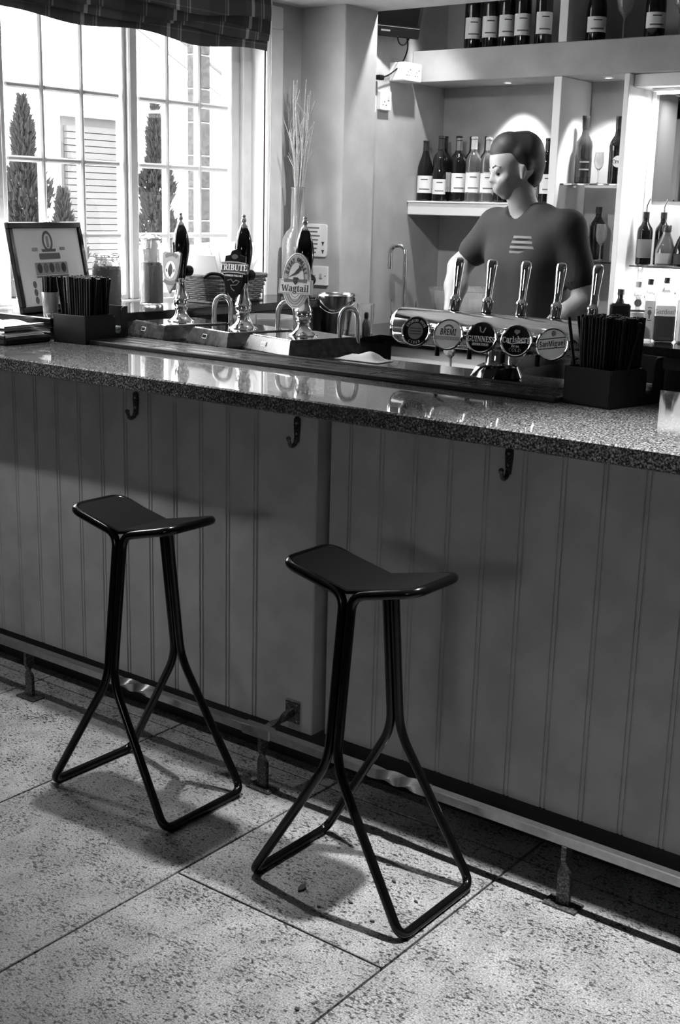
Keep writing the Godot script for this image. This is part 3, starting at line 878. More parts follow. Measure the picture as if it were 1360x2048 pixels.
# ------------------------------------------------------------------ hand pumps
func pump_base(label, at, yaw, clip_yaw, clip_shift):
	var t = thing("beer_pump", label, "beer pump", at, yaw, "hand pumps on the bar")
	# spreading wooden box with a chrome top
	var st = tool()
	var b = [Vector3(-0.130, 0, -0.150), Vector3(0.130, 0, -0.150), Vector3(0.130, 0, 0.150), Vector3(-0.130, 0, 0.150)]
	var m = []; var tp = []
	for p in b:
		m.append(Vector3(p.x, 0.012, p.z)); tp.append(Vector3(p.x * 0.87, 0.055, p.z * 0.88))
	for i in 4:
		var j = (i + 1) % 4; var out = (b[i] + b[j]) * Vector3(1, 0, 1)
		quad(st, b[i], b[j], m[j], m[i], out); quad(st, m[i], m[j], tp[j], tp[i], out + Vector3(0, 0.05, 0))
	quad(st, tp[0], tp[1], tp[2], tp[3], Vector3.UP); quad(st, b[0], b[1], b[2], b[3], Vector3.DOWN)
	part(st, "box", "dark_wood", t)
	part(bx(Vector3(0, 0.0565, 0), Vector3(0.216, 0.003, 0.252), 0.001), "top_plate", "chrome", t)
	var bd = part(pl(round_rect(0.027, 0.015, 0.002), 0.0015, 0.0, turn(0, Vector3(-0.02, 0.034, 0.1415), -22)), "badge", "badge_white", t)
	part(pl(round_rect(0.023, 0.011, 0.002), 0.0008, 0.0, turn(0, Vector3(-0.02, 0.0346, 0.1428), -22)), "badge_field", "badge_black", bd)
	# turned chrome pillar
	part(lt(V2([0.050, 0.058, 0.049, 0.061, 0.040, 0.065, 0.028, 0.075, 0.0205, 0.088, 0.019, 0.098, 0.0245, 0.101, 0.0245, 0.106, 0.0205, 0.109, 0.0255, 0.117, 0.0275, 0.126, 0.0255, 0.134, 0.029, 0.138, 0.0275, 0.143, 0.0235, 0.150, 0.0180, 0.168, 0.0150, 0.190, 0.0155, 0.200, 0.0175, 0.203, 0.0175, 0.210, 0.0, 0.212]), 28), "pillar", "chrome", t)
	# black handle with chrome finial
	part(lt(V2([0.0, 0.208, 0.0150, 0.210, 0.0170, 0.222, 0.0195, 0.246, 0.0250, 0.276, 0.0300, 0.306, 0.0305, 0.328, 0.0270, 0.354, 0.0205, 0.378, 0.0140, 0.392, 0.0, 0.394]), 28), "handle", "black_gloss", t)
	part(lt(V2([0.0128, 0.3920, 0.0138, 0.3950, 0.0120, 0.4000, 0.0065, 0.4050, 0.0055, 0.4100, 0.0085, 0.4140, 0.0090, 0.4190, 0.0060, 0.4240, 0.0050, 0.4270, 0.0068, 0.4310, 0.0045, 0.4360, 0.0, 0.4370]), 20), "finial", "chrome", t)
	# black clip boss through the pillar
	var q = Transform3D(Basis(Vector3.UP, deg_to_rad(clip_yaw)), Vector3(0, 0.235, 0))
	part(lt(V2([0.0, -0.045, 0.017, -0.045, 0.019, -0.041, 0.019, -0.015, 0.013, -0.013, 0.013, 0.040, 0.0, 0.041]), 20, q * Transform3D(Basis(Vector3.RIGHT, PI / 2), Vector3.ZERO)), "clip_boss", "black_plastic", t)
	# swan neck spout at the back
	var sp = part(tb(fillet(V3([0.085, 0.050, -0.085, 0.085, 0.135, -0.085, 0.100, 0.155, -0.112, 0.112, 0.135, -0.138, 0.112, 0.030, -0.138]), 0.035, 6), 0.0085, 12), "swan_neck", "brushed", t)
	part(lt(V2([0.0, -0.016, 0.008, -0.016, 0.011, -0.004, 0.0105, 0.010, 0.0, 0.012]), 14, Transform3D(Basis.IDENTITY, Vector3(0.112, 0.024, -0.138))), "nozzle", "black_plastic", sp)
	var c := Node3D.new(); c.name = "pump_clip"; t.add_child(c, true)
	c.transform = q * Transform3D(Basis.from_euler(Vector3(-0.10, 0, 0)), Vector3(clip_shift, 0.0, 0.042))
	return c

func build_pumps():
	# pale tapered shield with a dark hop emblem
	var c = pump_base("hand pump with a pale tapered shield clip bearing a dark hop", Vector3(-3.174, 1.09, -0.700), -15, 12, 0.0)
	var sh = V2([-0.047, 0.062, -0.034, 0.068, -0.018, 0.066, 0.0, 0.058, 0.018, 0.066, 0.034, 0.068, 0.047, 0.062, 0.045, 0.030, 0.038, -0.010, 0.024, -0.048, 0.0, -0.078, -0.024, -0.048, -0.038, -0.010, -0.045, 0.030])
	part(pl(sh, 0.008, 0.0015), "shield", "badge_grey", c)
	var inn = []
	for p in sh: inn.append(Vector2(p.x * 0.88, p.y * 0.90))
	part(pl(inn, 0.0006, 0.0, turn(0, Vector3(0, 0, 0.008))), "field", "print_light", c)
	part(pl(oval(0.026, 0.030, 28, Vector2(0, 0.004)), 0.0006, 0.0, turn(0, Vector3(0, 0, 0.0087))), "emblem_ground", "badge_white", c)
	part(pl(V2([0, 0.026, 0.006, 0.018, 0.011, 0.008, 0.012, -0.004, 0.007, -0.014, 0.004, -0.018, 0.007, -0.026, 0.002, -0.020, -0.002, -0.020, -0.006, -0.026, -0.004, -0.018, -0.008, -0.014, -0.012, -0.004, -0.011, 0.008, -0.006, 0.018]), 0.0006, 0.0, turn(0, Vector3(0, 0.002, 0.0093))), "hop_emblem", "print_dark", c)
	for s in [-1, 1]: part(pl(oval(0.003, 0.006, 12, Vector2(s * 0.019, 0.002)), 0.0006, 0.0, turn(0, Vector3(0, 0, 0.0093))), "sprig", "print_dark", c)
	part(pl(stroke(arc(0.075, -115, -65, 14, Vector2(0, 0.034)), 0.014), 0.002, 0.0, turn(0, Vector3(0, 0, 0.0080))), "banner", "print_mid", c)
	part(pl(stroke(arc(0.060, 60, 120, 14, Vector2(0, 0.004)), 0.012), 0.0012, 0.0, turn(0, Vector3(0, -0.006, 0.0087))), "arched_band", "print_mid", c)
	# dark shield with a lettered band
	c = pump_base("hand pump with a dark shield clip lettered across a band", Vector3(-2.864, 1.09, -0.685), -15, 18, 0.0)
	sh = V2([-0.016, 0.084, 0.0, 0.088, 0.016, 0.084, 0.022, 0.070, 0.042, 0.066, 0.044, 0.045, 0.053, 0.040, 0.053, 0.008, 0.044, 0.002, 0.040, -0.030, 0.024, -0.060, 0.0, -0.080, -0.024, -0.060, -0.040, -0.030, -0.044, 0.002, -0.053, 0.008, -0.053, 0.040, -0.044, 0.045, -0.042, 0.066, -0.022, 0.070])
	part(pl(sh, 0.010, 0.002), "shield", "badge_black", c)
	part(pl(V2([-0.054, 0.042, -0.02, 0.046, 0.02, 0.046, 0.054, 0.042, 0.054, 0.008, 0.02, 0.012, -0.02, 0.012, -0.054, 0.008]), 0.005, 0.001, turn(0, Vector3(0, 0, 0.0095))), "band", "capsule", c)
	for y in [0.0435, 0.0095]: part(pl(stroke(V2([-0.054, y - 0.002, -0.02, y + 0.0015, 0.02, y + 0.0015, 0.054, y - 0.002]), 0.0035), 0.0015, 0.0, turn(0, Vector3(0, 0, 0.0142))), "band_edge", "print_light", c)
	letters(c, "lettering", "TRIBUTE", 0.021, turn(0, Vector3(0, 0.0275, 0.0152)), "badge_white", true, true, 0.0, 0.0, 0.94)
	letters(c, "lettering", "CORNISH PALE ALE", 0.0065, turn(0, Vector3(0, 0.0005, 0.0108)), "badge_white", false, true)
	part(pl(stroke(V2([-0.026, -0.016, -0.01, -0.012, 0.0, -0.022, 0.012, -0.014, 0.026, -0.018, 0.014, -0.030, -0.012, -0.032, -0.004, -0.044, 0.008, -0.050]), 0.003), 0.0008, 0.0, turn(0, Vector3(0, 0, 0.0102))), "scene_lines", "print_mid", c)
	part(pl(oval(0.014, 0.008, 20, Vector2(0, 0.063)), 0.0008, 0.0, turn(0, Vector3(0, 0, 0.0102))), "crest", "print_dark", c)
	# white oval with a bird
	c = pump_base("hand pump with a white oval clip showing a flying bird", Vector3(-2.578, 1.09, -0.660), -15, 22, 0.0)
	part(pl(oval(0.052, 0.088, 44), 0.008, 0.0015), "oval_plate", "badge_white", c)
	part(ring(0.0480, 0.0830, 0.0016, 0.0006, Vector3(0, 0, 0.0079)), "border_line", "print_dark", c)
	part(pl(oval(0.0455, 0.0795, 40), 0.0005, 0.0, turn(0, Vector3(0, 0, 0.0078))), "ring_field", "capsule_light", c)
	part(pl(oval(0.031, 0.058, 40), 0.0005, 0.0, turn(0, Vector3(0, 0, 0.0083))), "inner_field", "badge_white", c)
	part(pl(stroke(arc(0.031, 0, 180, 30, Vector2.ZERO, 0.058), 0.0012), 0.0006, 0.0, turn(0, Vector3(0, 0, 0.0086))), "inner_line", "print_dark", c)
	letters(c, "lettering", "GREAT OAKLEY", 0.0125, turn(0, Vector3(0, 0.0, 0.0090)), "print_dark", false, true, 0.0375, 0.215, 0.85, 0.0665)
	part(pl(V2([-0.029, 0.006, -0.014, 0.016, -0.006, 0.021, 0.002, 0.031, 0.008, 0.036, 0.012, 0.047, 0.015, 0.040, 0.023, 0.044, 0.018, 0.035, 0.021, 0.030, 0.013, 0.027, 0.008, 0.020, -0.002, 0.015]), 0.0006, 0.0, turn(0, Vector3(0, 0.004, 0.0090))), "bird", "print_dark", c)
	part(pl(V2([-0.061, 0.004, 0.061, 0.004, 0.063, -0.042, -0.063, -0.042]), 0.0105, 0.001), "name_plate", "badge_white", c)
	for q in [[-0.058, 0.001, 0.058, 0.001], [-0.060, -0.039, 0.060, -0.039], [-0.058, 0.001, -0.060, -0.039], [0.058, 0.001, 0.060, -0.039]]:
		part(pl(stroke(V2(q), 0.0012), 0.0005, 0.0, turn(0, Vector3(0, 0, 0.0103))), "plate_line", "print_dark", c)
	part(pl(V2([-0.044, 0.006, -0.010, 0.004, -0.008, 0.010, 0.008, 0.010, 0.010, 0.004, 0.044, 0.006, 0.042, -0.006, 0.010, -0.004, 0.0, -0.013, -0.010, -0.004, -0.042, -0.006]), 0.0016, 0.0, turn(0, Vector3(0, 0.000, 0.0100))), "ribbon", "print_mid", c)
	part(pl(V2([-0.007, 0.011, 0.007, 0.011, 0.007, -0.004, 0.0, -0.012, -0.007, -0.004]), 0.0022, 0.0, turn(0, Vector3(0, 0.000, 0.0100))), "ribbon_shield", "print_dark", c)
	letters(c, "lettering", "Wagtail", 0.0215, turn(0, Vector3(0, -0.0245, 0.0109)), "print_dark", true, true, 0.0, 0.0, 0.92)
	for q in [[0.024, 0.046], [0.030, 0.060], [0.037, 0.068]]: part(pl(stroke(arc(q[0], 205, 335, 20, Vector2(0, 0.0), q[1]), 0.0016), 0.0005, 0.0, turn(0, Vector3(0, -0.006, 0.0086))), "lower_line", "print_mid", c)

# ------------------------------------------------------------------ the chrome beer font with its round badges
func build_font():
	var t = thing("beer_font", "chrome bar font carrying five round badges and tap handles", "beer font", Vector3(-1.815, 1.09, -0.61))
	part(lt(V2([0.0, 0, 0.075, 0, 0.078, 0.006, 0.062, 0.034, 0.046, 0.040, 0.0, 0.040]), 8, Transform3D.IDENTITY, 0.99), "base", "black_gloss", t)
	part(lt(V2([0.036, 0.040, 0.034, 0.046, 0.034, 0.082, 0.0, 0.082]), 28), "column", "chrome", t)
	var axis = Transform3D(Basis(Vector3(0, 0, 1), -PI / 2), Vector3(0, 0.127, 0))   # local y runs along x
	var x0 = -0.345; var x1 = 0.305
	part(lt(V2([0.0, x0 - 0.012, 0.034, x0 - 0.011, 0.049, x0 - 0.003, 0.055, x0 + 0.012, 0.055, x1, 0.0, x1]), 40, axis), "barrel", "chrome", t)
	part(lt(V2([0.0, x1, 0.0565, x1, 0.0590, x1 + 0.004, 0.0590, x1 + 0.010, 0.0565, x1 + 0.013, 0.046, x1 + 0.012, 0.044, x1 + 0.008, 0.0, x1 + 0.008]), 40, axis), "end_ring", "black_gloss", t)
	part(lt(V2([0.0, x1 + 0.008, 0.044, x1 + 0.008, 0.040, x1 + 0.016, 0.0, x1 + 0.019]), 32, axis), "end_cap", "chrome", t)
	var bx0 = -0.224   # first badge, local x
	var look = [["badge_black", 0], ["badge_white", 1], ["badge_black", 2], ["badge_black", 3], ["badge_white", 4]]
	for i in 5:
		var x = bx0 + 0.1115 * i
		# handle leaning a little to the back
		var hx = x + 0.050
		var hb = Transform3D(Basis.from_euler(Vector3(-0.10, 0, -0.02)), Vector3(hx, 0.174, -0.030))
		var h = part(lt(V2([0.0, 0.0, 0.0155, 0.0, 0.0150, 0.034, 0.0165, 0.038, 0.0155, 0.044, 0.011, 0.048, 0.0100, 0.054, 0.0112, 0.090, 0.0140, 0.130, 0.0148, 0.146, 0.0130, 0.156, 0.0075, 0.160, 0.0, 0.161]), 24, hb), "tap_handle", "chrome", t)
		part(lt(V2([0.0, -0.008, 0.017, -0.008, 0.0172, 0.008, 0.0, 0.008]), 20, hb), "collar", "black_plastic", h)
		# spout under the barrel
		var sp = part(tb(V3([hx - 0.02, 0.075, 0.02, hx - 0.02, 0.048, 0.02]), 0.0075, 10), "spout", "black_plastic", t)
		# badge on a stud in front
		part(lt(V2([0.012, -0.030, 0.012, 0.0]), 14, Transform3D(Basis(Vector3.RIGHT, PI / 2), Vector3(x, 0.120, 0.085))), "stud", "chrome", t)
		var b := Node3D.new(); b.name = "round_badge"; t.add_child(b, true)
		b.transform = turn(10, Vector3(x, 0.120, 0.086), -16)
		part(lt(V2([0.0, 0.0, 0.041, 0.0, 0.0455, 0.003, 0.0465, 0.009, 0.0430, 0.012, 0.0400, 0.0100]), 40, Transform3D(Basis(Vector3.RIGHT, PI / 2), Vector3.ZERO)), "rim", "chrome", b)
		part(lt(V2([0.0405, 0.0098, 0.030, 0.0110, 0.0, 0.0115]), 36, Transform3D(Basis(Vector3.RIGHT, PI / 2), Vector3.ZERO)), "face", look[i][0], b)
		var z = 0.0122
		match i:
			0:
				part(pl(oval(0.024, 0.024, 30), 0.0005, 0.0, turn(0, Vector3(0, 0, z - 0.0008))), "centre", "print_mid", b)
				letters(b, "lettering", "STOWFORD PRESS", 0.0085, turn(0, Vector3(0, 0, z - 0.001)), "print_light", false, true, 0.0315, 0.165, 0.9)
				letters(b, "lettering", "CIDER", 0.0085, turn(0, Vector3(0, 0, z - 0.001)), "print_light", false, true, -0.0330, 0.24, 0.9)
				for y in [0.008, 0.0, -0.008]: part(pl(stroke(V2([-0.018, y, 0.018, y]), 0.003), 0.0005, 0.0, turn(0, Vector3(0, 0, z))), "picture_line", "print_dark", b)
			1:
				part(pl(stroke(arc(0.014, 20, 160, 14, Vector2(0, 0.012)), 0.005), 0.0005, 0.0, turn(0, Vector3(0, 0, z - 0.0006))), "arch", "print_mid", b)
				letters(b, "lettering", "BREMI", 0.019, turn(0, Vector3(0, 0.006, z - 0.0006)), "print_dark", false, true, 0.0, 0.0, 0.62)
				part(pl(V2([-0.038, -0.006, 0.038, -0.006, 0.036, -0.016, -0.036, -0.016]), 0.0005, 0.0, turn(0, Vector3(0, 0, z - 0.001))), "stripe", "print_light", b)
			2:
				letters(b, "lettering", "GUINNESS", 0.0165, turn(0, Vector3(0, -0.005, z - 0.0006)), "badge_white", true, true, 0.0, 0.0, 0.70)
				part(pl(round_rect(0.052, 0.009, 0.003), 0.0005, 0.0, turn(0, Vector3(0, -0.020, z - 0.0008))), "bar", "print_mid", b)
				letters(b, "lettering", "EXTRA COLD", 0.0058, turn(0, Vector3(0, -0.020, z)), "badge_white", false, true)
				part(pl(stroke(V2([-0.008, 0.030, -0.004, 0.016, 0.004, 0.014, 0.010, 0.028]), 0.0035), 0.0005, 0.0, turn(0, Vector3(0, 0, z - 0.0006))), "harp", "print_light", b)
			3:
				letters(b, "lettering", "Carlsberg", 0.0165, turn(0, Vector3(0, 0.003, z - 0.0006), 0, 5), "badge_white", true, true, 0.0, 0.0, 0.74)
				part(pl(stroke(V2([-0.024, -0.007, -0.01, -0.010, 0.006, -0.006, 0.028, -0.004]), 0.0028), 0.0005, 0.0, turn(0, Vector3(0, 0, z - 0.0006))), "flourish", "badge_white", b)
				letters(b, "lettering", "EXTRA", 0.0055, turn(0, Vector3(0, -0.0165, z - 0.0006)), "badge_white", false, true)
				letters(b, "lettering", "COLD", 0.0095, turn(0, Vector3(0, -0.0265, z - 0.001)), "print_light", false, false, 0.0, 0.0, 1.1)
				part(pl(V2([-0.007, 0.030, 0.007, 0.030, 0.009, 0.024, 0.0, 0.016, -0.009, 0.024]), 0.0005, 0.0, turn(0, Vector3(0, 0, z - 0.0006))), "crown", "print_light", b)
			4:
				for y in [0.0155, -0.0115]: part(pl(stroke([Vector2(-0.036, y - 0.006), Vector2(0.0, y), Vector2(0.036, y + 0.006)], 0.0025), 0.0005, 0.0, turn(0, Vector3(0, 0, z - 0.001))), "slanting_line", "print_dark", b)
				letters(b, "lettering", "SanMiguel", 0.0150, turn(0, Vector3(0, 0.001, z - 0.0006), 0, 9), "print_dark", false, true, 0.0, 0.0, 0.70)
				part(pl(oval(0.006, 0.008, 16, Vector2(0, 0.029)), 0.0005, 0.0, turn(0, Vector3(0, 0, z - 0.0008))), "seal", "print_mid", b)

# ------------------------------------------------------------------ bottles
var shapes := {}
func bottle_shape(kind):
	if shapes.has(kind): return shapes[kind]
	var p; var cap; var lab
	match kind:
		"claret": # straight sided wine bottle
			p = V2([0.0, 0.004, 0.030, 0.0, 0.0365, 0.004, 0.0372, 0.010, 0.0372, 0.185, 0.0355, 0.200, 0.028, 0.215, 0.019, 0.226, 0.0145, 0.240, 0.0138, 0.285, 0.0150, 0.288, 0.0150, 0.296, 0.0138, 0.299, 0.0, 0.299])
			cap = V2([0.0150, 0.243, 0.0146, 0.290, 0.0158, 0.2905, 0.0158, 0.299, 0.0140, 0.301, 0.0, 0.301]); lab = [0.0374, 0.045, 0.135]
		"burgundy":
			p = V2([0.0, 0.004, 0.032, 0.0, 0.0395, 0.004, 0.0402, 0.010, 0.0402, 0.150, 0.038, 0.170, 0.031, 0.195, 0.021, 0.222, 0.0150, 0.248, 0.0138, 0.285, 0.0150, 0.288, 0.0150, 0.295, 0.0, 0.296])
			cap = V2([0.0152, 0.246, 0.0146, 0.290, 0.0156, 0.2905, 0.0156, 0.297, 0.0, 0.298]); lab = [0.0404, 0.040, 0.125]
		"champagne":
			p = V2([0.0, 0.004, 0.034, 0.0, 0.0435, 0.004, 0.0442, 0.010, 0.0442, 0.135, 0.042, 0.160, 0.034, 0.200, 0.0225, 0.235, 0.0165, 0.262, 0.0155, 0.300, 0.0175, 0.303, 0.0175, 0.311, 0.0, 0.312])
			cap = V2([0.0225, 0.237, 0.0172, 0.263, 0.0165, 0.300, 0.0185, 0.303, 0.0180, 0.313, 0.0, 0.315]); lab = [0.0444, 0.040, 0.105]
		"sherry":
			p = V2([0.0, 0.004, 0.030, 0.0, 0.0365, 0.004, 0.0372, 0.010, 0.0372, 0.145, 0.0385, 0.165, 0.036, 0.182, 0.026, 0.200, 0.0175, 0.214, 0.0145, 0.232, 0.0150, 0.275, 0.0165, 0.280, 0.0165, 0.292, 0.0, 0.293])
			cap = V2([0.0158, 0.240, 0.0162, 0.278, 0.0172, 0.280, 0.0172, 0.296, 0.0, 0.297]); lab = [0.0374, 0.03, 0.11]
		"spirit":
			p = V2([0.0, 0.004, 0.030, 0.0, 0.0365, 0.004, 0.0372, 0.010, 0.0372, 0.160, 0.034, 0.178, 0.022, 0.195, 0.0145, 0.210, 0.0140, 0.248, 0.0, 0.249])
			cap = V2([0.0155, 0.225, 0.0155, 0.255, 0.0, 0.256]); lab = [0.0374, 0.035, 0.125]
		"decanter":
			p = V2([0.0, 0.004, 0.038, 0.0, 0.0445, 0.004, 0.0450, 0.060, 0.043, 0.075, 0.030, 0.115, 0.018, 0.140, 0.017, 0.165, 0.0, 0.166])
			cap = V2([0.020, 0.150, 0.021, 0.176, 0.018, 0.180, 0.0, 0.180]); lab = [0.0452, 0.012, 0.058]
	shapes[kind] = [mesh_of(lt(p, 24)), mesh_of(lt(cap, 20)), lab, label_mesh(lab)]
	return shapes[kind]

func mesh_of(st):
	st.generate_normals(); return st.commit()

func label_mesh(lab):
	var st = tool(); lathe(st, [Vector2(lab[0], lab[1]), Vector2(lab[0], lab[2])], 14, Transform3D.IDENTITY, -1.25, 1.25); return mesh_of(st)

func bottle(kind, label, at, glass_mat, cap_mat, lab_mat, yaw, group, scale = 1.0, called = "wine_bottle"):
	var s = bottle_shape(kind)
	var t = thing(called, label, "bottle", at, yaw, group)
	part(s[0], "body", glass_mat, t); part(s[1], "capsule", cap_mat, t)
	if lab_mat:
		var l = part(s[3], "paper_label", lab_mat, t)
		if lab_mat == "label_white":
			part(curved_mark(s[2][0], lerpf(s[2][1], s[2][2], 0.22), 0.003, 0.7), "label_band", "print_mid", l)
			part(curved_mark(s[2][0], lerpf(s[2][1], s[2][2], 0.78), 0.0022, 0.45), "label_band", "print_dark", l)
	if scale != 1.0: t.scale = Vector3.ONE * scale
	return t

func curved_mark(r, y, h, a):
	var st = tool(); lathe(st, [Vector2(r + 0.0005, y - h), Vector2(r + 0.0005, y + h)], 8, Transform3D.IDENTITY, -a, a); return mesh_of(st)

func build_bottles():
	# the wide niche, front row and back row
	var g = "wine bottles in the wide niche"
	var y = 1.5975
	var front = [[-3.590, "burgundy", "dark_glass", "capsule", "label_white", 0.98], [-3.500, "claret", "dark_glass", "capsule", "label_white", 1.04], [-3.395, "claret", "dark_glass", "capsule_grey", "label_white", 1.0], [-3.310, "claret", "tint_glass", "capsule_light", "label_white", 1.02], [-3.228, "claret", "tint_glass", "capsule_light", "label_white", 1.0], [-3.147, "claret", "dark_glass", "capsule_grey", "label_white", 0.99], [-3.065, "claret", "tint_glass", "capsule_light", "label_white", 1.0], [-2.985, "claret", "tint_glass", "capsule_light", "label_white", 0.99], [-2.905, "claret", "dark_glass", "capsule", "label_white", 0.98]]
	for q in front:
		bottle(q[1], "", Vector3(q[0], y, -2.850), q[2], q[3], q[4], 30 + rng.randf_range(-14, 14), g, q[5])
	var back = [[-3.555, 1.06], [-3.470, 1.06], [-3.390, 1.05], [-3.305, 1.05], [-3.215, 1.0], [-3.130, 1.0], [-3.045, 1.0], [-2.960, 1.0], [-2.885, 0.98]]
	for q in back:
		var b = bottle("claret", "dark wine bottle standing behind others in the wide bottle niche", Vector3(q[0], y, -2.965), "dark_glass", "capsule" if q[1] > 1.02 else "capsule_grey", "label_white", 30, g, q[1])
	bottle("burgundy", "small dark wine bottle set forward at the wide niche's shelf edge", Vector3(-3.470, y, -2.795), "dark_glass", "capsule", "label_white", 38, g, 0.84)
	# names for the front row, told apart by glass and place
	var names = ["dark sloping wine bottle against the wide niche's left side", "dark wine bottle behind the small forward bottle", "dark wine bottle with grey neck foil and a plain white label", "clear wine bottle with white neck foil, next to the grey foil bottle", "clear wine bottle with white neck foil, second from the grey foil bottle", "dark wine bottle with grey foil between clear bottles", "clear wine bottle with white foil in the lit part of the niche", "clear wine bottle with white foil, nearest the dark end bottle", "dark wine bottle at the divider end of the wide niche"]
	var n = 0
	for c in get_children():
		if c.has_meta("group") and c.get_meta("group") == g and c.get_meta("label") == "":
			c.set_meta("label", names[n]); n += 1
	# the top shelf
	g = "wine bottles on the top shelf"
	var tl = ["dark wine bottle hidden behind the first of the top shelf row", "dark wine bottle with a tall white label, first in the top shelf row", "dark wine bottle second in the row on the top shelf", "dark wine bottle third in the row on the top shelf", "dark wine bottle with a tall white label, fourth in the top shelf row", "dark wine bottle last in the row, next to the top divider"]
	var tx = [-3.375, -3.345, -3.248, -3.160, -3.075, -2.965]
	for i in 6: bottle("claret", tl[i], Vector3(tx[i], 2.3005, -2.935 if i == 0 else -2.84), "dark_glass", "capsule", "label_white", 34 + (i % 2) * 8, g, 1.05)
	bottle("champagne", "champagne bottle on the top shelf just right of the divider", Vector3(-2.705, 2.3005, -2.85), "dark_glass", "capsule", "label_white", 36, "champagne bottles on the top shelf")
	bottle("champagne", "champagne bottle on the top shelf beyond the stemmed glass", Vector3(-2.425, 2.3005, -2.85), "dark_glass", "capsule", "label_white", 36, "champagne bottles on the top shelf")
	stem_glass("tall stemmed glass between the champagne bottles on the top shelf", Vector3(-2.575, 2.3005, -2.86), 1.25)
	stem_glass("tall stemmed glass beyond the last champagne bottle on the top shelf", Vector3(-2.315, 2.3005, -2.86), 1.25)
	# the narrow niche
	var s = bottle("sherry", "tall brown fortified wine bottle on the narrow niche's glass shelf", Vector3(-2.752, 1.6905, -2.91), "brown_glass", "capsule", "capsule", 34, "tall bottles in the narrow niche", 1.02)
	for yy in [0.095, 0.062]: part(curved_mark(0.0376, yy, 0.003, 0.6), "label_mark", "print_light", s)
	s = bottle("sherry", "tall dark bottle with a round white label reading Croft", Vector3(-2.585, 1.6905, -2.91), "dark_glass", "capsule", "", 34, "tall bottles in the narrow niche", 1.0)
	part(pl(oval(0.026, 0.026, 30, Vector2(0, 0.098)), 0.001, 0.0, turn(0, Vector3(0, 0, 0.0372))), "round_label", "label_white", s)
	letters(s, "lettering", "Croft", 0.017, turn(0, Vector3(0, 0.098, 0.0385)), "print_dark", true, true, 0.0, 0.0, 0.95)
	stem_glass("small stemmed sherry glass between the two tall bottles", Vector3(-2.668, 1.6905, -2.90), 0.72)
	for q in [[-2.725, "stemmed wine glass on the lower glass shelf beside the divider"], [-2.640, "stemmed wine glass in the middle of the lower glass shelf"], [-2.560, "stemmed wine glass at the far end of the lower glass shelf"]]:
		stem_glass(q[1], Vector3(q[0], 1.3455, -2.92), 0.85)
	bottle("spirit", "dark spirit bottle at the back of the lower glass shelf", Vector3(-2.70, 1.3455, -3.0), "dark_glass", "capsule", "", 30, "", 0.95, "spirit_bottle")
	# the spirits recess: bottles on the glass shelf
	g = "spirit bottles on the recess shelf"
	var u = bottle("spirit", "dark spirit bottle with a pourer, first on the recess shelf", Vector3(-2.415, 1.3355, -2.90), "dark_glass", "capsule", "badge_grey", 30, g, 0.92, "spirit_bottle"); pourer(u)
	u = bottle("spirit", "dark spirit bottle with a pourer and small square label on the recess shelf", Vector3(-2.355, 1.3355, -2.955), "dark_glass", "capsule", "print_dark", 30, g, 0.92, "spirit_bottle"); pourer(u)
	bottle("decanter", "clear cone shaped spirit bottle with a dark stopper on the recess shelf", Vector3(-2.305, 1.3355, -2.885), "tint_glass", "capsule", "print_light", 30, g, 1.0, "spirit_bottle")
	bottle("decanter", "dark cone shaped spirit bottle with a pale stopper on the recess shelf", Vector3(-2.225, 1.3355, -2.895), "dark_glass", "capsule_light", "print_dark", 30, g, 1.0, "spirit_bottle")
	bottle("spirit", "clear spirit bottle with a white label farther along the recess shelf", Vector3(-2.13, 1.3355, -2.91), "tint_glass", "capsule_light", "label_white", 30, g, 0.95, "spirit_bottle")
	# the spirits recess: bottles on the worktop
	g = "spirit bottles on the worktop"
	var k = square_bottle("squat dark green gin bottle with a white slanting label", Vector3(-2.425, 1.0005, -2.72), 0.090, 0.060, 0.170, "dark_glass", "capsule", g)
	part(pl(V2([-0.040, 0.075, -0.015, 0.118, 0.040, 0.078, 0.040, 0.030, -0.040, 0.030]), 0.001, 0.0, turn(0, Vector3(0, 0, 0.0305))), "paper_label", "label_white", k)
	k = square_bottle("clear spirit bottle with a round dark seal on its shoulder", Vector3(-2.405, 1.0005, -2.855), 0.074, 0.050, 0.200, "tint_glass", "capsule_light", g)
	part(pl(oval(0.017, 0.017, 24, Vector2(0, 0.168)), 0.0015, 0.0, turn(0, Vector3(0, 0, 0.0255))), "seal", "print_mid", k)
	part(pl(round_rect(0.066, 0.080, 0.004), 0.001, 0.0, turn(0, Vector3(0, 0.085, 0.0255))), "paper_label", "label_white", k)
	part(bx(Vector3(0, 0.132, 0.0255), Vector3(0.070, 0.010, 0.002)), "label_band", "print_mid", k)
	k = square_bottle("tall narrow gin bottle with a white label and a figure", Vector3(-2.352, 1.0005, -2.87), 0.046, 0.046, 0.215, "tint_glass", "capsule", g)
	part(pl(round_rect(0.043, 0.17, 0.003), 0.001, 0.0, turn(0, Vector3(0, 0.095, 0.0235))), "paper_label", "label_white", k)
	part(pl(oval(0.009, 0.012, 18, Vector2(0, 0.128)), 0.0006, 0.0, turn(0, Vector3(0, 0, 0.0245))), "figure", "print_mid", k)
	part(pl(V2([-0.004, 0.118, 0.004, 0.118, 0.003, 0.100, -0.003, 0.100]), 0.0006, 0.0, turn(0, Vector3(0, 0, 0.0245))), "figure", "print_mid", k)
	for q in [[-1, 0.150], [1, 0.092]]: part(pl(stroke(arc(0.018, 60 if q[0] < 0 else 240, 120 if q[0] < 0 else 300, 10, Vector2(0, q[1] + (-0.018 if q[0] < 0 else 0.018))), 0.004), 0.0006, 0.0, turn(0, Vector3(0, 0, 0.0245))), "label_band", "print_mid", k)
	k = square_bottle("broad gin bottle with a pourer and scripted white label", Vector3(-2.275, 1.0005, -2.87), 0.092, 0.060, 0.225, "tint_glass", "capsule", g)
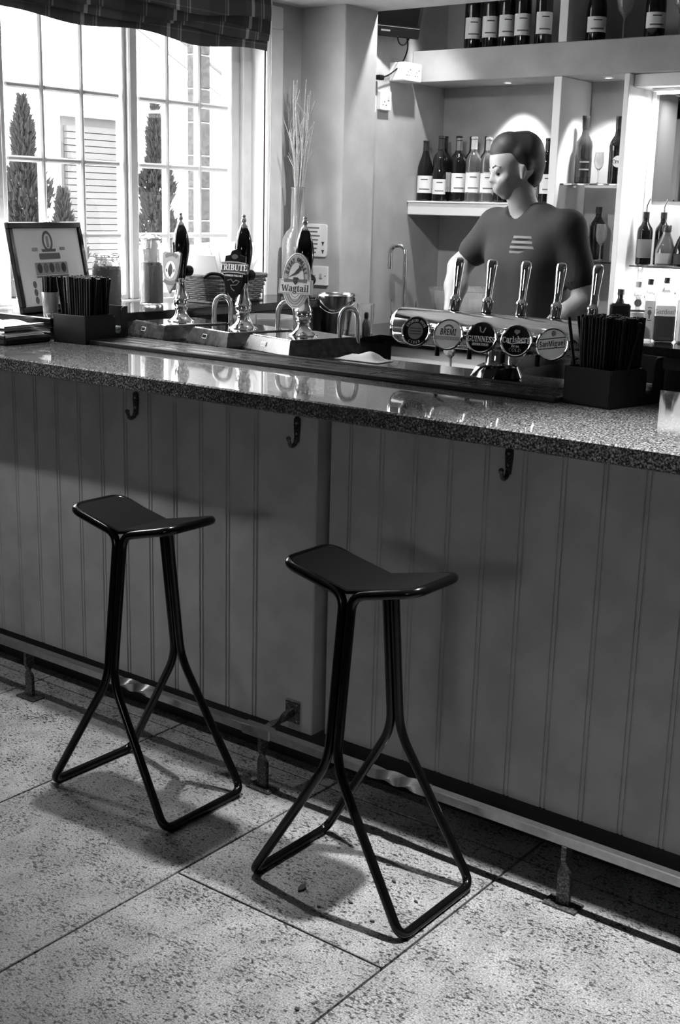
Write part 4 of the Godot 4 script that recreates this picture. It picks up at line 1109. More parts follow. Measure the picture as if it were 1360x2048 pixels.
	part(bx(Vector3(0, 0.062, 0), Vector3(0.086, 0.11, 0.054), 0.004), "contents", "dark_glass", k)
	part(pl(round_rect(0.088, 0.046, 0.003), 0.001, 0.0, turn(0, Vector3(0, 0.140, 0.0305))), "paper_label", "label_white", k)
	letters(k, "lettering", "Gordon's", 0.020, turn(0, Vector3(0, 0.136, 0.0318)), "print_mid", true, false, 0.0, 0.0, 0.9)
	k = square_bottle("white spirit bottle beside the broad gin bottle", Vector3(-2.195, 1.0005, -2.90), 0.064, 0.056, 0.20, "plastic_white", "capsule_light", g)
	k = square_bottle("dark spirit bottle beside the white spirit bottle", Vector3(-2.115, 1.0005, -2.88), 0.072, 0.056, 0.19, "dark_glass", "capsule", g)

func pourer(t):
	part(tb(fillet(V3([0, 0.25, 0, 0, 0.285, 0, 0.012, 0.318, 0.008]), 0.01, 4), 0.0035, 8), "pourer", "brushed", t)

func square_bottle(label, at, w, d, h, m, cap, g):
	var t = thing("spirit_bottle", label, "bottle", at, 30, g)
	part(bx(Vector3(0, h * 0.5, 0), Vector3(w, h, d), minf(w, d) * 0.16), "body", m, t)
	part(lt(V2([minf(w, d) * 0.40, h - 0.004, 0.016, h + 0.014, 0.013, h + 0.024, 0.013, h + 0.050, 0.0, h + 0.050]), 16), "neck", m, t)
	part(lt(V2([0.0155, h + 0.036, 0.0155, h + 0.062, 0.0, h + 0.063]), 16), "capsule", cap, t)
	return t

func stem_glass(label, at, s):
	var t = thing("stem_glass", label, "glass", at, 0.0, "stemmed glasses on the shelves")
	part(lt(V2([0.0, 0.0, 0.032, 0.0, 0.032, 0.002, 0.012, 0.005, 0.004, 0.010, 0.0035, 0.075, 0.008, 0.084, 0.024, 0.105, 0.031, 0.135, 0.030, 0.165, 0.026, 0.195, 0.0245, 0.195, 0.0285, 0.165, 0.0295, 0.135, 0.0225, 0.107, 0.006, 0.088, 0.0, 0.087]), 24), "bowl_and_stem", "clear_glass", t)
	t.scale = Vector3.ONE * s
	return t

# ------------------------------------------------------------------ things on the counter and ledge
func straw_mesh():
	return mesh_of(tb([Vector3(0, 0, 0), Vector3(0, 0.205, 0)], 0.0042, 7))

func straw(m, label, at, lean, g):
	var o = part(m, numbered("drinking_straw"), "straw", self, at)
	o.rotation = lean
	tag(o, label, "straw", g)

func caddy(label, at, yaw):
	var t = thing("bar_caddy", label, "caddy", at, yaw, "black bar caddies")
	var w = 0.145; var d = 0.212; var h = 0.095; var k = 0.004
	part(bx(Vector3(0, k * 0.5, 0), Vector3(w, k, d)), "bottom", "black_plastic", t)
	part(bx(Vector3(0, h * 0.5, d * 0.5 - k * 0.5), Vector3(w, h, k), 0.001), "front_wall", "black_plastic", t)
	part(bx(Vector3(0, h * 0.62, -d * 0.5 + k * 0.5), Vector3(w, h * 1.24, k), 0.001), "rear_wall", "black_plastic", t)
	part(bx(Vector3(0, h * 0.45, -0.045), Vector3(w - 2 * k, h * 0.9, k)), "inner_wall", "black_plastic", t)
	# side walls with a rounded finger notch in the napkin half
	var nt = [Vector2(d * 0.5, 0), Vector2(d * 0.5, h), Vector2(-0.020, h), Vector2(-0.030, h - 0.004), Vector2(-0.036, h - 0.014), Vector2(-0.037, 0.040), Vector2(-0.043, 0.030), Vector2(-0.055, 0.026), Vector2(-0.067, 0.030), Vector2(-0.073, 0.040), Vector2(-0.074, h + 0.010), Vector2(-0.080, h + 0.020), Vector2(-0.090, h * 1.24), Vector2(-d * 0.5, h * 1.24), Vector2(-d * 0.5, 0)]
	for s in [-1, 1]:
		part(pl(nt, k, 0.0, Transform3D(Basis(Vector3(0, 0, 1), Vector3(0, 1, 0), Vector3(-1, 0, 0)), Vector3(s * (w * 0.5 - k * 0.5) + k * 0.5, 0, 0))), "side_wall", "black_plastic", t)
	return t

func straws_in(at, yaw, n, w, d, label, g, sd, low = 0.006):
	var rr := RandomNumberGenerator.new(); rr.seed = sd
	var m = straw_mesh(); var b = Basis(Vector3.UP, deg_to_rad(yaw))
	var cols = int(ceil(sqrt(n * w / d))); var rows = int(ceil(float(n) / cols)); var i = 0
	for r in rows:
		for c in cols:
			if i >= n: return
			i += 1
			var u = (c + 0.5) / cols - 0.5; var v = (r + 0.5) / rows - 0.5
			var p = b * Vector3(u * w + rr.randf_range(-0.002, 0.002), low + rr.randf() * 0.006, v * d + rr.randf_range(-0.002, 0.002))
			var odd = 0.16 if (absf(u) > 0.44 and rr.randf() < 0.3) else 0.0
			straw(m, label, at + p, Vector3(v * 0.03 + rr.randf_range(-0.012, 0.012), 0, -u * 0.07 - odd * signf(u) + rr.randf_range(-0.012, 0.012)), g)

func jar(label, at, r, h, fill):
	var t = thing("clip_jar", label, "jar", at, 35.0, "clip top jars on the ledge")
	part(lt(V2([0.0, 0.0, r * 0.94, 0.0, r, 0.006, r, h * 0.80, r * 0.95, h * 0.84, r * 0.80, h * 0.87, r * 0.80, h * 0.92, r * 0.77, h * 0.92, r * 0.77, h * 0.865, r * 0.92, h * 0.83, r * 0.965, h * 0.79, r * 0.965, 0.010, r * 0.90, 0.007, 0.0, 0.007]), 32), "glass_body", "clear_glass", t)
	part(lt(V2([0.0, h * 0.925, r * 0.84, h * 0.925, r * 0.85, h * 0.95, r * 0.80, h * 0.965, r * 0.55, h * 0.97, r * 0.40, h * 1.0, 0.0, h * 1.0]), 28), "lid", "clear_glass", t)
	part(lt(V2([r * 0.83, h * 0.915, r * 0.84, h * 0.928]), 28), "seal", "paper_grey", t)
	var n = part(lt(V2([0.0, 0.009, r * 0.90, 0.009, r * 0.955, 0.014, r * 0.955, h * fill - 0.006, r * 0.7, h * fill + 0.004, r * 0.3, h * fill - 0.003, 0.0, h * fill + 0.002]), 28), "filling", "nuts", t)
	tag(n, "dark nuts filling the jar", "")
	var rr := RandomNumberGenerator.new(); rr.seed = int(r * 10000)
	for k in 30:
		var a = rr.randf() * TAU; var d = sqrt(rr.randf()) * r * 0.86
		part(nut_mesh(), "nut", "nuts", n, Vector3(cos(a) * d, h * fill + 0.002, sin(a) * d))
	part(tb(fillet(V3([-r * 0.84, h * 0.90, 0, -r * 0.9, h * 0.99, 0, r * 0.9, h * 0.99, 0, r * 0.84, h * 0.90, 0]), 0.015, 4), 0.0016, 6), "wire_bail", "brushed", t)
	part(tb(fillet(V3([-0.010, h * 0.93, r * 0.86, -0.010, h * 0.80, r * 1.06, 0.010, h * 0.80, r * 1.06, 0.010, h * 0.93, r * 0.86]), 0.006, 4), 0.0016, 6), "wire_clasp", "brushed", t)

var nutm = null
func nut_mesh():
	if nutm == null: nutm = mesh_of(lt(V2([0.0, -0.006, 0.006, -0.004, 0.008, 0.0, 0.006, 0.004, 0.0, 0.006]), 7))
	return nutm

func tumbler(label, at, r, h, g = "", yaw = 0.0):
	var t = thing("tumbler", label, "glass", at, yaw, g)
	part(lt(V2([0.0, 0.0, r * 0.82, 0.0, r * 0.84, 0.004, r, h, r - 0.0022, h, r * 0.80, 0.010, 0.0, 0.009]), 28), "glass_body", "clear_glass", t)
	return t

func build_counter_things():
	# slotted drip tray along the counter
	var t = thing("drip_tray", "long black slotted drip tray in front of the beer pumps", "drip tray", Vector3(-2.345, 1.0905, -0.385))
	var w = 1.77
	part(bx(Vector3(0, 0.003, 0), Vector3(w, 0.006, 0.175), 0.001), "bottom", "rubber_mat", t)
	part(bx(Vector3(0, 0.0075, 0.084), Vector3(w, 0.015, 0.010), 0.003), "front_rim", "rubber_mat", t)
	part(bx(Vector3(0, 0.0075, -0.084), Vector3(w, 0.015, 0.010), 0.003), "back_rim", "rubber_mat", t)
	for s in [-1, 1]: part(bx(Vector3(s * (w * 0.5 - 0.005), 0.0075, 0), Vector3(0.010, 0.0148, 0.157), 0.003), "end_rim", "rubber_mat", t)
	for k in 6: part(bx(Vector3(-w * 0.5 + (k + 0.5) * w / 6.0 + 0.14, 0.0075, 0), Vector3(0.006, 0.013, 0.157)), "cross_bar", "rubber_mat", t)
	for q in [-0.052, 0.0, 0.052]:
		var st = tool()
		for k in 170: box(st, Vector3(-w * 0.5 + 0.014 + k * 0.01025, 0.010, q), Vector3(0.0052, 0.006, 0.036))
		var g = part(st, "slotted_strip", "mesh_mat" if q > -0.02 else "rubber_mat", t)
		g.set_meta("kind", "stuff")
	for q in [-0.026, 0.026]: part(bx(Vector3(0, 0.010, q), Vector3(w - 0.02, 0.009, 0.008), 0.002), "long_bar", "rubber_mat", t)

	# caddies and their straws
	caddy("black bar caddy of straws beside the round badged font", Vector3(-1.360, 1.0905, -0.414), -11)
	straws_in(Vector3(-1.360, 1.0905, -0.414) + Basis(Vector3.UP, deg_to_rad(-11)) * Vector3(0, 0.004, 0.022), -11, 126, 0.122, 0.100, "thin black drinking straw in the caddy beside the font", "straws in the caddy by the font", 5)
	caddy("black bar caddy of straws beside the framed poster", Vector3(-3.285, 1.0905, -0.375), 6)
	straws_in(Vector3(-3.285, 1.0905, -0.375) + Basis(Vector3.UP, deg_to_rad(6)) * Vector3(0, 0.004, 0.022), 6, 108, 0.116, 0.096, "thin black drinking straw in the caddy by the framed poster", "straws in the caddy by the poster", 9)
	for q in [[-1.360, -0.414, -11, "small stack of paper napkins in the caddy beside the font"], [-3.285, -0.375, 6, "small stack of paper napkins in the caddy by the framed poster"]]:
		var nk = thing("napkin_stack", q[3], "napkins", Vector3(q[0], 1.0948, q[1]) + Basis(Vector3.UP, deg_to_rad(q[2])) * Vector3(0, 0, -0.0745), q[2])
		for k in 4: part(bx(Vector3(0, 0.006 + k * 0.011, 0), Vector3(0.115, 0.010, 0.046), 0.003), "napkin", "paper", nk)

	# napkins on a black tray at the wall end of the counter
	t = thing("napkin_tray", "black tray by the wall end of the counter, under white napkins", "tray", Vector3(-3.485, 1.0905, -0.150), 2)
	part(bx(Vector3(0, 0.012, 0), Vector3(0.28, 0.024, 0.20), 0.006), "tray_body", "black_plastic", t)
	for s in [[0, 0.098, 0.28, 0.008], [0, -0.098, 0.28, 0.008]]: part(bx(Vector3(s[0], 0.028, s[1]), Vector3(s[2], 0.012, s[3]), 0.003), "tray_lip", "black_plastic", t)
	for k in 3:
		var st = tool()
		var n = 12
		for a in n:
			var x0 = lerpf(-0.135, 0.13, float(a) / n); var x1 = lerpf(-0.135, 0.13, float(a + 1) / n)
			var y0 = 0.033 + 0.012 * k + 0.008 * absf(sin(x0 * 22.0 + k)); var y1 = 0.033 + 0.012 * k + 0.008 * absf(sin(x1 * 22.0 + k))
			quad(st, Vector3(x0, y0, -0.08), Vector3(x1, y1, -0.08), Vector3(x1, y1 - 0.004, 0.085), Vector3(x0, y0 - 0.004, 0.085), Vector3.UP)
			quad(st, Vector3(x0, y0 - 0.006, -0.08), Vector3(x1, y1 - 0.006, -0.08), Vector3(x1, y1 - 0.010, 0.085), Vector3(x0, y0 - 0.010, 0.085), Vector3.DOWN)
			quad(st, Vector3(x0, y0 - 0.004, 0.085), Vector3(x1, y1 - 0.004, 0.085), Vector3(x1, y1 - 0.010, 0.085), Vector3(x0, y0 - 0.010, 0.085), Vector3(0, 0, 1))
		single(st, "napkin", "paper", "white paper napkin lying on the black tray by the wall", "napkin", Vector3(-3.485, 1.0905, -0.150), "napkins on the black tray")

	# framed poster leaning on the window frame
	t = thing("framed_poster", "black framed drinks poster leaning against the window", "poster")
	var U = Vector3(-0.27, 0, -0.96).normalized(); var th = deg_to_rad(10.0)
	var lean = Vector3(-0.96, 0, 0.27).normalized()
	var up = Vector3.UP * cos(th) + lean * sin(th)
	t.transform = Transform3D(Basis(U, up, U.cross(up)), Vector3(-3.565, 1.1655, -0.305))
	var pw = 0.450; var ph = 0.318; var fw = 0.022
	for q in [[pw * 0.5, fw * 0.5, pw, fw], [pw * 0.5, ph - fw * 0.5, pw, fw], [fw * 0.5, ph * 0.5, fw, ph - 2 * fw], [pw - fw * 0.5, ph * 0.5, fw, ph - 2 * fw]]:
		part(bx(Vector3(q[0], q[1], 0), Vector3(q[2], q[3], 0.018), 0.002), "frame_side", "black_gloss", t)
	var sh = part(bx(Vector3(pw * 0.5, ph * 0.5, -0.002), Vector3(pw - 2 * fw + 0.004, ph - 2 * fw + 0.004, 0.006)), "poster_sheet", "poster_paper", t)
	var P = func(poly, called, m, z = 0.0014): part(pl(poly.map(func(p): return p + Vector2(0.035, 0.0)), 0.0005, 0.0, turn(0, Vector3(0, 0, z))), called, m, sh)
	part(ring(0.026, 0.032, 0.010, 0.0005, Vector3(0.225, 0.250, 0.0014)), "ring_logo", "print_mid", sh)
	P.call(V2([0.183, 0.228, 0.197, 0.228, 0.197, 0.268, 0.183, 0.268]), "logo_bar", "print_light")
	P.call(V2([0.150, 0.212, 0.230, 0.212, 0.236, 0.222, 0.144, 0.222]), "logo_foot", "print_mid")
	P.call(round_rect(0.130, 0.022, 0.006).map(func(p): return p + Vector2(0.190, 0.196)), "title_band", "print_mid")
	for q in [0.105, 0.275]: P.call(round_rect(0.035, 0.012, 0.005).map(func(p): return p + Vector2(q, 0.222)), "side_mark", "print_light")
	P.call(round_rect(0.20, 0.045, 0.004).map(func(p): return p + Vector2(0.190, 0.152)), "badge_band", "print_light")
	for k in 5: P.call(oval(0.0145, 0.0175, 20, Vector2(0.116 + 0.037 * k, 0.154)), "round_emblem", "print_dark" if k % 2 == 0 else "print_mid", 0.002)
	P.call(V2([0.09, 0.127, 0.29, 0.127, 0.29, 0.121, 0.09, 0.121]), "rule", "print_mid")
	P.call(V2([0.098, 0.115, 0.285, 0.115, 0.285, 0.032, 0.098, 0.032]), "text_block", "label_white")
	for k in 6: P.call(V2([0.125, 0.104 - k * 0.0125, 0.262 - (k % 3) * 0.02, 0.104 - k * 0.0125, 0.262 - (k % 3) * 0.02, 0.101 - k * 0.0125, 0.125, 0.101 - k * 0.0125]), "text_line", "print_light", 0.002)
	P.call(V2([0.052, 0.115, 0.085, 0.115, 0.085, 0.032, 0.052, 0.032]), "side_panel", "label_white")
	for k in 3: P.call(oval(0.011, 0.013, 16, Vector2(0.068, 0.098 - 0.028 * k)), "round_emblem", "print_mid", 0.002)

	# a glass of straws in front of the poster
	tumbler("small glass of black straws in front of the framed poster", Vector3(-3.435, 1.1655, -0.325), 0.030, 0.085)
	straws_in(Vector3(-3.435, 1.1755, -0.325), 0, 28, 0.036, 0.036, "short black straw standing in the small glass by the poster", "straws in the small glass", 21, 0.0)
	var i = 0
	for c in get_children():
		if c.has_meta("group") and c.get_meta("group") == "straws in the small glass": c.scale = Vector3(1, 0.60, 1)
	# jars
	jar("short wide clip top jar full of dark nuts on the ledge", Vector3(-3.600, 1.1655, -0.735), 0.054, 0.205, 0.72)
	jar("tall clip top jar two thirds full of nuts on the ledge", Vector3(-3.620, 1.1655, -0.985), 0.047, 0.272, 0.58)
	# wicker basket of napkins
	basket(Vector3(-3.585, 1.1655, -1.360))
	# glass bottle vase with twigs
	t = thing("bottle_vase", "tall clear glass bottle vase holding bare twigs", "vase", Vector3(-3.618, 1.1655, -1.885))
	part(lt(V2([0.0, 0.0, 0.062, 0.0, 0.069, 0.008, 0.069, 0.215, 0.066, 0.250, 0.050, 0.280, 0.034, 0.295, 0.0310, 0.310, 0.0300, 0.465, 0.0330, 0.470, 0.0300, 0.474, 0.0270, 0.470, 0.0275, 0.312, 0.031, 0.297, 0.047, 0.277, 0.063, 0.248, 0.066, 0.214, 0.066, 0.012, 0.0, 0.010]), 36), "glass_body", "clear_glass", t)
	var rr := RandomNumberGenerator.new(); rr.seed = 77
	for k in 24:
		var a = rr.randf() * TAU; var sp = rr.randf_range(0.02, 0.11); var top = rr.randf_range(0.70, 0.93)
		if k == 3: sp = 0.20; a = 1.3
		var b0 = Vector3(cos(a) * 0.03, 0.014, sin(a) * 0.03) * Vector3(-0.8, 1, -0.8)
		var b1 = Vector3(cos(a) * 0.012, 0.40, sin(a) * 0.012); var b2 = Vector3(cos(a) * sp * 0.45 + rr.randf_range(-0.02, 0.02), lerpf(0.47, top, 0.5), sin(a) * sp * 0.45 * 0.8)
		var b3 = Vector3(cos(a) * sp * 0.8 + rr.randf_range(-0.03, 0.03), top, sin(a) * sp * 0.6)
		var pts = []
		for q in 13:
			var s = q / 12.0
			pts.append(b0.lerp(b1, s).lerp(b1.lerp(b2, s), s).lerp(b1.lerp(b2, s).lerp(b2.lerp(b3, s), s), s) if false else (b0.lerp(b1, minf(s * 2.2, 1.0)) if s < 0.4545 else b1.lerp(b2, (s - 0.4545) / 0.2728) if s < 0.7273 else b2.lerp(b3, (s - 0.7273) / 0.2727)))
		var rad = []
		for q in 13: rad.append(lerpf(0.0046, 0.0018, q / 12.0))
		var tw = single(tb(pts, rad, 6), "twig", "twig", "pale bare twig standing in the glass bottle vase", "twig", Vector3(-3.618, 1.1655, -1.885), "twigs in the vase")
		for q in 2:
			var at2 = pts[8 + q * 2]
			part(tb([at2, at2 + Vector3(rr.randf_range(-0.05, 0.05), rr.randf_range(0.05, 0.11), rr.randf_range(-0.03, 0.03))], [0.0024, 0.0012], 5), "side_shoot", "twig", tw)

	# ice bucket, glasses and tub on the side worktop
	t = thing("ice_bucket", "polished steel ice bucket with a swinging handle", "bucket", Vector3(-3.392, 1.0005, -1.885), 30)
	part(lt(V2([0.0, 0.0, 0.056, 0.0, 0.060, 0.004, 0.062, 0.010, 0.082, 0.178, 0.0865, 0.181, 0.087, 0.178, 0.083, 0.187, 0.0795, 0.180, 0.0595, 0.012, 0.0, 0.008]), 40), "bucket_body", "brushed", t)
	for s in [-1, 1]: part(lt(V2([0.0, 0.0, 0.010, 0.0, 0.010, 0.006, 0.0, 0.008]), 14, Transform3D(Basis(Vector3(0, 0, 1), -s * PI / 2), Vector3(s * 0.080, 0.162, 0))), "handle_lug", "chrome", t)
	part(tb(fillet(V3([-0.090, 0.162, 0, -0.086, 0.145, 0.055, 0.0, 0.095, 0.105, 0.086, 0.145, 0.055, 0.090, 0.162, 0]), 0.06, 7), 0.0032, 10), "bail_handle", "chrome", t)
	t = thing("plastic_tub", "round clear plastic tub of tissue behind the pumps", "tub", Vector3(-3.290, 1.0005, -1.285))
	part(lt(V2([0.0, 0.0, 0.100, 0.0, 0.106, 0.006, 0.122, 0.118, 0.128, 0.120, 0.128, 0.127, 0.120, 0.127, 0.103, 0.008, 0.0, 0.005]), 40), "tub_body", "tub_plastic", t)
	tumbler("tall glass tumbler standing near the ice bucket", Vector3(-3.335, 1.0005, -2.03), 0.032, 0.135, "tumblers by the ice bucket")
	tumbler("tall glass tumbler standing near the ice bucket", Vector3(-3.375, 1.0005, -2.10), 0.032, 0.135, "tumblers by the ice bucket")
	tumbler("tall glass tumbler standing near the ice bucket", Vector3(-3.415, 1.0005, -2.03), 0.032, 0.135, "tumblers by the ice bucket")
	t = tumbler("glass holding a crumpled white tissue behind the dark shield pump", Vector3(-3.20, 1.0005, -1.085), 0.036, 0.150)
	var ts = thing("paper_tissue", "crumpled white tissue inside the glass behind the pumps", "tissue", Vector3(-3.20, 1.012, -1.085))
	part(lt(V2([0.0, 0.0, 0.022, 0.004, 0.027, 0.03, 0.020, 0.055, 0.028, 0.085, 0.018, 0.115, 0.008, 0.128, 0.0, 0.120]), 7, Transform3D.IDENTITY, 0.99), "sheet", "paper", ts)
	t = thing("dropper_bottle", "small dark bottle beside the glass tumblers", "bottle", Vector3(-3.295, 1.0005, -1.985))
	part(lt(V2([0.0, 0.0, 0.016, 0.0, 0.018, 0.003, 0.018, 0.055, 0.012, 0.070, 0.008, 0.078, 0.008, 0.085, 0.0, 0.086]), 18), "body", "brown_glass", t)
	part(lt(V2([0.0095, 0.080, 0.0095, 0.100, 0.006, 0.106, 0.0, 0.107]), 14), "cap", "black_plastic", t)
	# folded bar cloth on the counter behind the oval pump
	var st = tool(); var cg = []
	for a in 15:
		var row = []
		for b in 11:
			var x = lerpf(-0.085, 0.085, a / 14.0); var z = lerpf(-0.045, 0.045, b / 10.0)
			var edge = minf(1.0, minf(a, 14 - a) / 3.0) * minf(1.0, minf(b, 10 - b) / 3.0)
			row.append(Vector3(x, 0.002 + edge * (0.014 + 0.009 * sin(x * 60.0) * cos(z * 55.0) + 0.006 * sin(x * 33.0 + z * 80.0)), z))
		cg.append(row)
	st.set_smooth_group(1)
	for a in 14:
		for b in 10:
			quad(st, cg[a][b], cg[a + 1][b], cg[a + 1][b + 1], cg[a][b + 1], Vector3.UP)
	for a in 14:
		for b in 10:
			var d = Vector3(1, 0, 1)
			quad(st, cg[a][b] * d, cg[a + 1][b] * d, cg[a + 1][b + 1] * d, cg[a][b + 1] * d, Vector3.DOWN)
	single(st, "bar_cloth", "paper", "crumpled white bar cloth beside the oval clip pump", "cloth", Vector3(-2.325, 1.0905, -0.655))
	# salt shaker and tea light holder by the first pump
	t = thing("salt_shaker", "small white salt shaker between the caddy and the first pump", "shaker", Vector3(-3.345, 1.0905, -0.555))
	part(lt(V2([0.0, 0.0, 0.014, 0.0, 0.015, 0.003, 0.012, 0.040, 0.010, 0.050, 0.0, 0.051]), 18), "body", "plastic_white", t)
	part(lt(V2([0.0105, 0.048, 0.011, 0.060, 0.007, 0.066, 0.0, 0.067]), 16), "cap", "chrome", t)
	# swan neck tap over the sink
	t = thing("sink_tap", "chrome swan neck mixer tap with two lever handles", "tap", Vector3(-3.465, 1.0005, -2.52), 20)
	part(lt(V2([0.0, 0.0, 0.030, 0.0, 0.031, 0.006, 0.024, 0.012, 0.022, 0.070, 0.024, 0.074, 0.020, 0.080, 0.0, 0.081]), 24), "tap_body", "chrome", t)
	part(tb(fillet(V3([0, 0.075, 0, 0, 0.385, 0, -0.075, 0.385, 0.0, -0.075, 0.300, 0.0]), [0, 0.05, 0.04, 0], 8), 0.0115, 14), "spout", "chrome", t)
	part(lt(V2([0.0, 0.0, 0.013, 0.0, 0.0135, 0.035, 0.0, 0.035]), 16, Transform3D(Basis.IDENTITY, Vector3(-0.075, 0.272, 0))), "aerator", "chrome", t)
	for s in [-1, 1]:
		var v = part(tb(V3([s * 0.015, 0.045, 0, s * 0.065, 0.045, 0]), 0.011, 12), "valve_arm", "chrome", t)
		part(tb(V3([s * 0.058, 0.045, 0, s * 0.062, 0.125, 0]), [0.006, 0.0045], 10), "lever", "chrome", v)
	# large clear bowl of tumblers
	var bp = Vector3(-3.03, 1.0005, -2.56)
	t = thing("glass_bowl", "large clear bowl of upturned tumblers on the back worktop", "bowl", bp)
	part(lt(V2([0.0, 0.0, 0.13, 0.0, 0.17, 0.012, 0.235, 0.105, 0.262, 0.200, 0.266, 0.203, 0.270, 0.198, 0.262, 0.190, 0.243, 0.100, 0.178, 0.006, 0.13, -0.0]) if false else V2([0.0, 0.0, 0.13, 0.0, 0.175, 0.010, 0.240, 0.100, 0.268, 0.196, 0.266, 0.203, 0.260, 0.200, 0.233, 0.104, 0.170, 0.018, 0.13, 0.008, 0.0, 0.008]), 48), "bowl_body", "clear_glass", t)
	for k in 6:
		var a = TAU * k / 6.0 + 0.4
		tumbler("upturned tumbler inside the large clear bowl", bp + Vector3(cos(a) * 0.085, 0.0095, sin(a) * 0.085), 0.034, 0.20, "tumblers in the clear bowl")
	t = thing("serving_box", "grey box with a white lid before the clear bowl", "box", Vector3(-2.79, 1.0005, -2.21))
	part(bx(Vector3(0, 0.048, 0), Vector3(0.36, 0.096, 0.16), 0.004), "box_body", "paper_grey", t)
	part(bx(Vector3(0, 0.106, 0), Vector3(0.38, 0.018, 0.18), 0.004), "lid", "plastic_white", t)

func basket(at):
	var t = thing("wicker_basket", "woven wicker basket of white napkins on the ledge", "basket", at)
	var w = 0.20; var d = 0.36; var h = 0.105
	var base = bx(Vector3(0, 0.004, 0), Vector3(w - 0.03, 0.008, d - 0.03), 0.003)
	part(base, "bottom", "wicker", t)
	var per = round_rect(w, d, 0.05, 5)
	var dense = []
	for i in per.size():
		var a = per[i]; var b = per[(i + 1) % per.size()]; var n = maxi(1, int(a.distance_to(b) / 0.012))
		for k in n: dense.append(a.lerp(b, float(k) / n))
	for k in 12:
		var pts = []
		var f = lerpf(0.88, 1.04, k / 11.0)
		for i in dense.size():
			var p = dense[i]; var nn = p.normalized() * 0.0030 * (1.0 if (int(i / 2) + k) % 2 == 0 else -1.0)
			pts.append(Vector3(p.x * f + nn.x, 0.010 + k * 0.0082, p.y * f + nn.y))
		part(tb(pts, 0.0040, 5, true), "weave_row", "wicker", t)
	for i in range(0, dense.size(), 4):
		var p = dense[i]
		part(tb(V3([p.x * 0.88, 0.004, p.y * 0.88, p.x * 1.04, h + 0.004, p.y * 1.04]), 0.0026, 5), "stake", "wicker", t)
	var rim = []
	for p in dense: rim.append(Vector3(p.x * 1.05, h + 0.004, p.y * 1.05))
	part(tb(rim, 0.007, 7, true), "rim", "wicker", t)
	part(tb(fillet(V3([0.075, h, 0.19, 0.115, h + 0.020, 0.195, 0.130, h + 0.010, 0.13, 0.130, h - 0.070, 0.11]), 0.03, 6), 0.0065, 10), "handle", "black_plastic", t)
	var rr := RandomNumberGenerator.new(); rr.seed = 12
	for k in 8:
		var st = tool()
		var a = 0.10; var b = rr.randf_range(0.16, 0.20)
		var xf = turn(rr.randf_range(-25, 25), Vector3(rr.randf_range(-0.025, 0.025), 0.045, lerpf(-0.11, 0.11, k / 7.0)), rr.randf_range(-22, 22), rr.randf_range(-12, 12))
		# folded sheet: two leaves
		for s in [-1.0, 1.0]:
			box(st, Vector3(0, b * 0.5, s * 0.006), Vector3(a * 1.5, b, 0.0035), 0.001, xf * turn(0, Vector3.ZERO, s * 4.0))
		single(st, "napkin", "paper", "folded white napkin standing in the wicker basket", "napkin", at, "napkins in the wicker basket")

